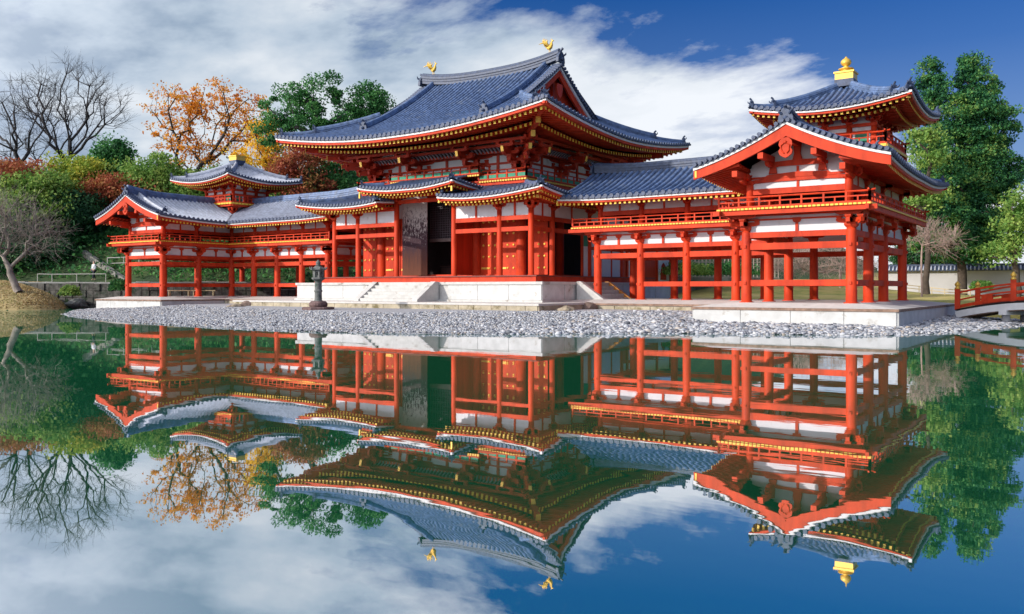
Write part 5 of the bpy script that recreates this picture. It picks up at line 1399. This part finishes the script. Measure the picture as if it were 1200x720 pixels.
# shore rocks
RK1 = mat('brown_rock', (.16, .11, .09), .9, .45, 3, bump=.8, bscale=5); RK2 = mat('tan_rock', (.34, .28, .20), .9, .4, 3, bump=.8, bscale=5, stain=((.08, .05, .05), 1.5, .52))
def rock(label, px, py, zz, size, m, seed):
    rng = np.random.default_rng(seed); r, u = (px-600)/FX, (YH-py)/FX
    D = (zz-ZC)/u; c = at(px, py, D); v = IV.copy()
    import bmesh
    bm = bmesh.new(); bmesh.ops.create_icosphere(bm, subdivisions=3, radius=1)
    ph = rng.uniform(0, 6, 6)
    for q in bm.verts:
        d = 1+.18*math.sin(q.co.x*3.1+ph[0])*math.cos(q.co.y*2.7+ph[1])+.12*math.sin(q.co.z*5+ph[2]+q.co.x*2)+.06*math.sin(q.co.y*9+ph[3]); q.co *= d
        q.co.x *= size[0]; q.co.y *= size[1]; q.co.z = max(q.co.z, -.5)*size[2]
    me = bpy.data.meshes.new('rock'); bm.to_mesh(me); bm.free(); me.materials.append(m)
    o = bpy.data.objects.new('rock', me); link(o); o.location = (c.x, c.y, zz+size[2]*.2); o.rotation_euler = (0, 0, rng.uniform(0, 3)); o['label'] = label; o['category'] = 'rock'
rock('flat tan rock on the pebbles in front of the far gallery', 277, 361, .42, (.8, .5, .22), RK2, 1)
rock('dark brown boulder beside the flat tan rock before the far gallery', 294, 360, .42, (.7, .5, .33), RK1, 2)
rock('small brown stone near the far wing\'s white terrace', 228, 356, .3, (.35, .3, .2), RK1, 3)
rock('tan rock at the foot of the terrace corner right of the stairs', 663, 369, .3, (.62, .5, .35), RK2, 4)
rock('bigger grey brown boulder in front of the side stairs', 688, 367, .3, (.72, .55, .42), RK1, 5)
rock('low grey rock at the water\'s edge below the dry mound', 88, 360, .1, (1.5, .8, .5), GREYST, 6)
# stepping curb line in front of the hall
# retaining wall on the left bank, with path and pipe rail
def bankline(x0, x1, n): return [(lerp(x0, x1, k/n), bank(lerp(x0, x1, k/n))) for k in range(n+1)]
EMB = mat('dark_embankment_stone', (.11, .105, .095), .95, .5, 3.0, bump=.8, bscale=6, stain=((.03, .05, .03), 1.0, .5))
bl = bankline(-56, -18, 38); mm = MB()
r_ = random.Random(3)
tw_ = thing('retaining_wall', 'mossy dark stone retaining wall below the path on the left bank', 'wall', (-38, 0, 0))
for (a, b_), (c, d) in zip(bl, bl[1:]):
    topz = min(land(a, b_+.6), land(c, d+.6)); topz = max(.9, topz)
    for k in range(4):
        z0, z1 = lerp(-.3, topz, k/4), lerp(-.3, topz, (k+1)/4); n_ = Vector((d-b_, a-c, 0)).normalized(); 
        for h in range(2):
            p = Vector((lerp(a, c, h/2), lerp(b_, d, h/2), 0)); q = Vector((lerp(a, c, (h+1)/2), lerp(b_, d, (h+1)/2), 0)); o_ = n_*r_.uniform(.12, .26); e = (q-p)*.03
            mm.hexa([p+e+o_+Vector((0, 0, z0+.02)), q-e+o_+Vector((0, 0, z0+.02)), q-e-n_*.5+Vector((0, 0, z0+.02)), p+e-n_*.5+Vector((0, 0, z0+.02)), p+e+o_*.9+Vector((0, 0, z1)), q-e+o_*.9+Vector((0, 0, z1)), q-e-n_*.5+Vector((0, 0, z1)), p+e-n_*.5+Vector((0, 0, z1))])
mm.build('wall_stones', EMB, tw_)
mm = MB()
for (a, b_), (c, d) in zip(bl, bl[1:]):
    topz = max(.9, min(land(a, b_+.6), land(c, d+.6))); mm.bar((a, b_+.1, topz+.06), (c, d+.1, topz+.06), .5, .1)
mm.build('coping', mat('grey_coping', (.34, .34, .33), .9), tw_)
# path strip
pv = MB()
bl2 = bankline(-56, -14, 42)
for (a, b_), (c, d) in zip(bl2, bl2[1:]):
    za, zb_ = land(a, b_+1.5)+.06, land(c, d+1.5)+.06; pv.quad((a, b_+.4, za), (c, d+.4, zb_), (c, d+2.9, zb_+.02), (a, b_+2.9, za+.02))
o = pv.build('path', mat('path_gravel', (.34, .33, .31), .95), None, off=(0, 0, 0)); o['kind'] = 'structure'
def pipe_fence(label, pts, h, mats, cat='fence', rails=(1.0,), r=.05, name='pipe_railing', grp=None):
    c = Vector(pts[0]); root = thing(name, label, cat, tuple(c), grp)
    for p in pts: m = MB(); m.tube([(p[0], p[1], p[2]), (p[0], p[1], p[2]+h)], r, 6); m.build('post', mats, root)
    for f in rails:
        m = MB(); m.tube([(p[0], p[1], p[2]+h*f) for p in pts], r, 6); m.build('rail', mats, root)
G = lambda px, D, dz=0: (lambda p: (p.x, p.y, max(land(p.x, p.y), 0)+dz))(at(px, 335, D))
pipe_fence('pale pipe railing along the path above the dark wall', [G(x, 72.5) for x in (44, 61, 90, 124)], .75, METAL, r=.035)
pipe_fence('low post and rail barrier continuing towards the far wing', [G(x, 76) for x in (126, 145, 163, 178, 200, 222)], .9, METAL, rails=(.45, 1.0))
pipe_fence('low bamboo fence on the lawn before the white wall', [G(x, 74-(x-1060)*.05) for x in range(1062, 1140, 15)], .55, WOODY, rails=(.5, .95), r=.04, name='bamboo_fence')
# concrete ramp wall
a, b_ = at(99, 332, 78), at(148, 332, 74); root = thing('concrete_wall', 'grey concrete wall sloping down to the right behind the person', 'wall', tuple(a))
d = (b_-a); d.z = 0; n_ = Vector((d.y, -d.x, 0)).normalized()*.2; m = MB()
za = 1.6
m.hexa([a-n_+Vector((0, 0, za-a.z)), b_-n_+Vector((0, 0, za-b_.z)), b_+n_+Vector((0, 0, za-b_.z)), a+n_+Vector((0, 0, za-a.z)),
        a-n_+Vector((0, 0, 5.0-a.z)), b_-n_+Vector((0, 0, 2.4-b_.z)), b_+n_+Vector((0, 0, 2.4-b_.z)), a+n_+Vector((0, 0, 5.0-a.z))])
m.build('wall', CONC, root)
a, b_ = at(60, 332, 80), at(98, 332, 80); m = MB(); m.bar((a.x, a.y, 3.2), (b_.x, b_.y, 3.2), .3, 3.0); m.build('rear_wall', CONC, root)
# azalea slope above it
rng = np.random.default_rng(5); P_ = []
for k in range(9000):
    u, v = rng.random(), rng.random(); x = lerp(104, 190, u); y = lerp(282, 328, v)+(u*30-6)*(1-v); D = 80+(1-v)*7; p = at(x, min(y, 330), D); P_.append((p.x, p.y, max(p.z, land(p.x, p.y)+.35)+rng.normal()*.12))
o = leaves(P_, .16, 'clipped_hedge', L_GREEN, None, rng, off=(0, 0, 0)); o['kind'] = 'stuff'; o['label'] = 'sloping clipped green hedge above the concrete wall'; o['category'] = 'hedge'
# white wall with tiled coping on the right
pa, pb = at(1030, 338, 84), at(1330, 338, 74); pa.z = pb.z = .9
root = thing('plaster_wall', 'long white plaster wall with grey tiled coping behind the lawn at right', 'wall', tuple(pa))
d = pb-pa; L = d.length; d.normalize(); n_ = Vector((d.y, -d.x, 0))
m = MB(); m.bar(pa+Vector((0, 0, 1.15)), pb+Vector((0, 0, 1.15)), .4, 2.3); m.build('wall', mat('greyed_plaster', (.52, .51, .52), .9, .06, .6), root)
m = MB(); m.bar(pa+Vector((0, 0, -.05)), pb+Vector((0, 0, -.05)), .6, .3); m.build('footing', GREYST, root)
m = MB(); Z = Vector((0, 0, 1))
for s_ in (-1, 1):
    m.hexa([pa+n_*s_*.62+Z*2.3, pb+n_*s_*.62+Z*2.3, pb+Z*2.3, pa+Z*2.3, pa+n_*s_*.62+Z*2.38, pb+n_*s_*.62+Z*2.38, pb+Z*2.78, pa+Z*2.78])
cp = m.build('coping', TILED, root)
m = MB(); k = 0
while k < L:
    for s_ in (-1, 1): m.tube([pa+d*k+n_*s_*.66+Z*2.40, pa+d*k+n_*s_*.02+Z*2.80], .075, 6)
    k += .33
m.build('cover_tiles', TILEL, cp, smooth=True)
m = MB(); m.bar(pa+Z*2.86, pb+Z*2.86, .22, .2); m.build('ridge', TILED, root)
# wooden lattice fence behind the gallery
pa, pb = at(770, 320, 76), at(912, 320, 80); root = thing('lattice_fence', 'tall pale wooden lattice fence seen through the near gallery columns', 'fence', tuple(pa))
z0, z1 = 2.6, 4.6; d = pb-pa; d.z = 0; L = d.length; m = MB()
for k in range(34):
    p = pa+d*(k/33); p.z = 0; m.box(p.x-.05, p.x+.05, p.y-.05, p.y+.05, 1.0, z1+.1)
for k in range(7): z = lerp(z0, z1, k/6); m.bar((pa.x, pa.y, z), (pb.x, pb.y, z), .07, .07)
m.build('lattice', mat('grey_wood_lattice', (.42, .36, .30), .8), root)
m = MB(); m.bar((pa.x, pa.y, 1.6), (pb.x, pb.y, 1.6), .35, 1.9); m.build('base_wall', CONC, root)
# benches in the far gallery
for i, (x, lb) in enumerate(((210, 'pale wooden bench standing left behind the far wing\'s columns'), (239, 'pale wooden bench right of the other, beside the inner corner column'))):
    c = at(x, 345, 67.5); rt = Vector((_c, -_s, 0)); fw = Vector((_s, _c, 0)); root = thing('bench', lb, 'bench', (c.x, c.y, .985), 'benches in the far gallery'); w = .95
    z = .985; p = Vector((c.x, c.y, 0))
    m = MB(); m.bar(p-rt*w+Vector((0, 0, z+.42)), p+rt*w+Vector((0, 0, z+.42)), .4, .07); m.build('seat', WOODY, root)
    for s_ in (-.8, .8): m = MB(); q = p+rt*s_*w; m.bar(q-fw*.17+Vector((0, 0, z+.19)), q+fw*.17+Vector((0, 0, z+.19)), .08, .38); m.build('leg', WOODY, root)
# arched red bridge
A = at(1121, 362, 40.0); Bp = at(1330, 352, 34.0); A.z = .0; Bp.z = 0
root = thing('arched_bridge', 'red railed arched bridge with gilded post caps and white fascia at the right edge', 'bridge', tuple(A))
ax = (Bp-A); L = ax.length; ax.normalize(); nn_ = Vector((-ax.y, ax.x, 0)); Wd = 1.9
zf = lambda t: .62+.46*math.sin(math.pi*min(1, max(0, t)))**.9 if 0 < t < 1 else .62
def rail_pts(off, dz, n=24, t0=0, t1=1): return [A+ax*L*lerp(t0, t1, k/n)+nn_*off+Vector((0, 0, zf(lerp(t0, t1, k/n))+dz)) for k in range(n+1)]
def strip(off, dz, w, h, name, m_, par=root, t0=0, t1=1):
    mb = MB(); p = rail_pts(off, dz, 24, t0, t1)
    for a, b_ in zip(p, p[1:]): mb.bar(a, b_, w, h)
    return mb.build(name, m_, par)
strip(Wd/2, -.06, Wd, .10, 'deck', DWOOD)
for off in (-.04, Wd+.04): strip(off, -.26, .08, .30, 'fascia', WHITE); strip(off, -.05, .14, .05, 'deck_edge', DARK)
mb = MB()
for p in rail_pts(-.02, -.43, 60): mb.bar(p, p+nn_*Wd, .09, .06)
mb.build('joists', BRWN, root)
for off in (.08, Wd-.08):
    strip(off, .09, .10, .14, 'base_rail', RED); strip(off, .40, .06, .07, 'middle_rail', RED); strip(off, .74, .08, .08, 'top_rail', RED)
    for t in (0.0, .35, .65, 1.0):
        p = A+ax*L*t+nn_*off; z = zf(t); m = MB(); m.box(p.x-.11, p.x+.11, p.y-.11, p.y+.11, z-.05, z+.92); ps_ = m.build('railing_post', RED, root)
        m = MB(); m.lathe((p.x, p.y, z+.92), [(.12, 0), (.12, .08), (.08, .10), (.08, .13), (.12, .18), (.12, .25), (.07, .31), (.01, .37)], 10); m.build('post_cap', GOLD, ps_, smooth=True)
    for t in (.19, .5, .81):
        p = A+ax*L*t+nn_*off; z = zf(t); m = MB(); m.bar(p-ax*.25+Vector((0, 0, z+.22)), p+ax*.25+Vector((0, 0, z+.22)), .09, .34); m.build('short_post', RED, root)
for t in (.30, .70):
    for off in (.15, Wd-.15):
        p = A+ax*L*t+nn_*off; m = MB(); m.tube([(p.x, p.y, -1.5), (p.x, p.y, zf(t)-.5)], .17, 14); m.build('pier', mat('grey_pier', (.36, .36, .37), .9), root, smooth=True)
    m = MB(); p = A+ax*L*t; m.bar(p-nn_*.15+Vector((0, 0, zf(t)-.5)), p+nn_*(Wd+.15)+Vector((0, 0, zf(t)-.5)), .34, .2); m.build('pier_cap', WHITE, root)
# person on the far path
pc = at(110, 332, 73.8); pc.z = land(pc.x, pc.y)+.06
root = thing('person', 'person in a pale top and dark trousers walking on the path at left', 'person', tuple(pc))
def skin(name, js, edges, rad, m, parent):
    me = bpy.data.meshes.new(name); me.from_pydata([tuple(j) for j in js], edges, []); o = bpy.data.objects.new(name, me); link(o, parent)
    md = o.modifiers.new('s', 'SKIN'); 
    for v, r in zip(me.skin_vertices[0].data, rad): v.radius = (r, r*.85)
    me.skin_vertices[0].data[0].use_root = True
    sb = o.modifiers.new('b', 'SUBSURF'); sb.levels = sb.render_levels = 1; me.materials.append(m); return o
SKN = mat('skin', (.55, .34, .25), .6); SHIRT = mat('pale_jacket', (.62, .64, .68), .8); TROU = mat('dark_trousers', (.03, .035, .05), .8); HAIR = mat('dark_hair', (.015, .012, .012), .6)
J = [(0, 0, .88), (0, 0, 1.1), (0, 0, 1.32), (0, 0, 1.42), (0, 0, 1.54), (0, 0, 1.63), (.17, 0, 1.33), (.23, .03, 1.08), (.2, -.10, .86), (-.17, 0, 1.33), (-.23, -.03, 1.08), (-.2, -.12, .86), (.09, 0, .82), (.11, -.10, .45), (.11, -.16, .06), (.11, -.30, .04), (-.09, 0, .82), (-.11, .08, .45), (-.11, .18, .07), (-.11, .05, .04), (.2, -.14, .79), (-.2, -.16, .79)]
EE = [(0, 1), (1, 2), (2, 3), (3, 4), (4, 5), (2, 6), (6, 7), (7, 8), (8, 20), (2, 9), (9, 10), (10, 11), (11, 21), (0, 12), (12, 13), (13, 14), (14, 15), (0, 16), (16, 17), (17, 18), (18, 19)]
RR = [.14, .12, .15, .055, .095, .085, .065, .05, .035, .065, .05, .035, .09, .065, .045, .04, .09, .065, .045, .04, .04, .04]
skin('body', J, EE, RR, SKN, root)
skin('jacket', [(0, 0, .9), (0, 0, 1.1), (0, 0, 1.34), (.18, 0, 1.34), (.235, .03, 1.08), (.21, -.09, .9), (-.18, 0, 1.34), (-.235, -.03, 1.08), (-.21, -.11, .9)], [(0, 1), (1, 2), (2, 3), (3, 4), (4, 5), (2, 6), (6, 7), (7, 8)], [.17, .15, .17, .085, .07, .055, .085, .07, .055], SHIRT, root)
skin('trousers', [(0, 0, .88), (.1, 0, .8), (.11, -.10, .45), (.11, -.16, .12), (-.1, 0, .8), (-.11, .08, .45), (-.11, .18, .13)], [(0, 1), (1, 2), (2, 3), (0, 4), (4, 5), (5, 6)], [.16, .115, .085, .07, .115, .085, .07], TROU, root)
skin('hair', [(0, .02, 1.58), (0, .02, 1.67)], [(0, 1)], [.10, .10], HAIR, root)
for i, (x, y, D, r, h, m, lb) in enumerate([(57, 322, 78, 2.4, 1.5, L_DEEP, 'dark green shrub on the slope behind the left end of the pipe railing'), (88, 318, 80, 2.2, 1.3, L_GREEN, 'green shrub on the slope just left of the walking person'),
        (140, 340, 67, 1.0, .8, L_GREEN, 'small green shrub against the dark retaining wall near the far wing'), (30, 318, 80, 2.6, 1.6, L_GREEN, 'green shrub on the slope behind the leaning leafless tree')]):
    shrub('bush', lb, at(x, y, D), (r, r*.8, h), int(2600*r*h/4)+700, m, 160+i, .12)
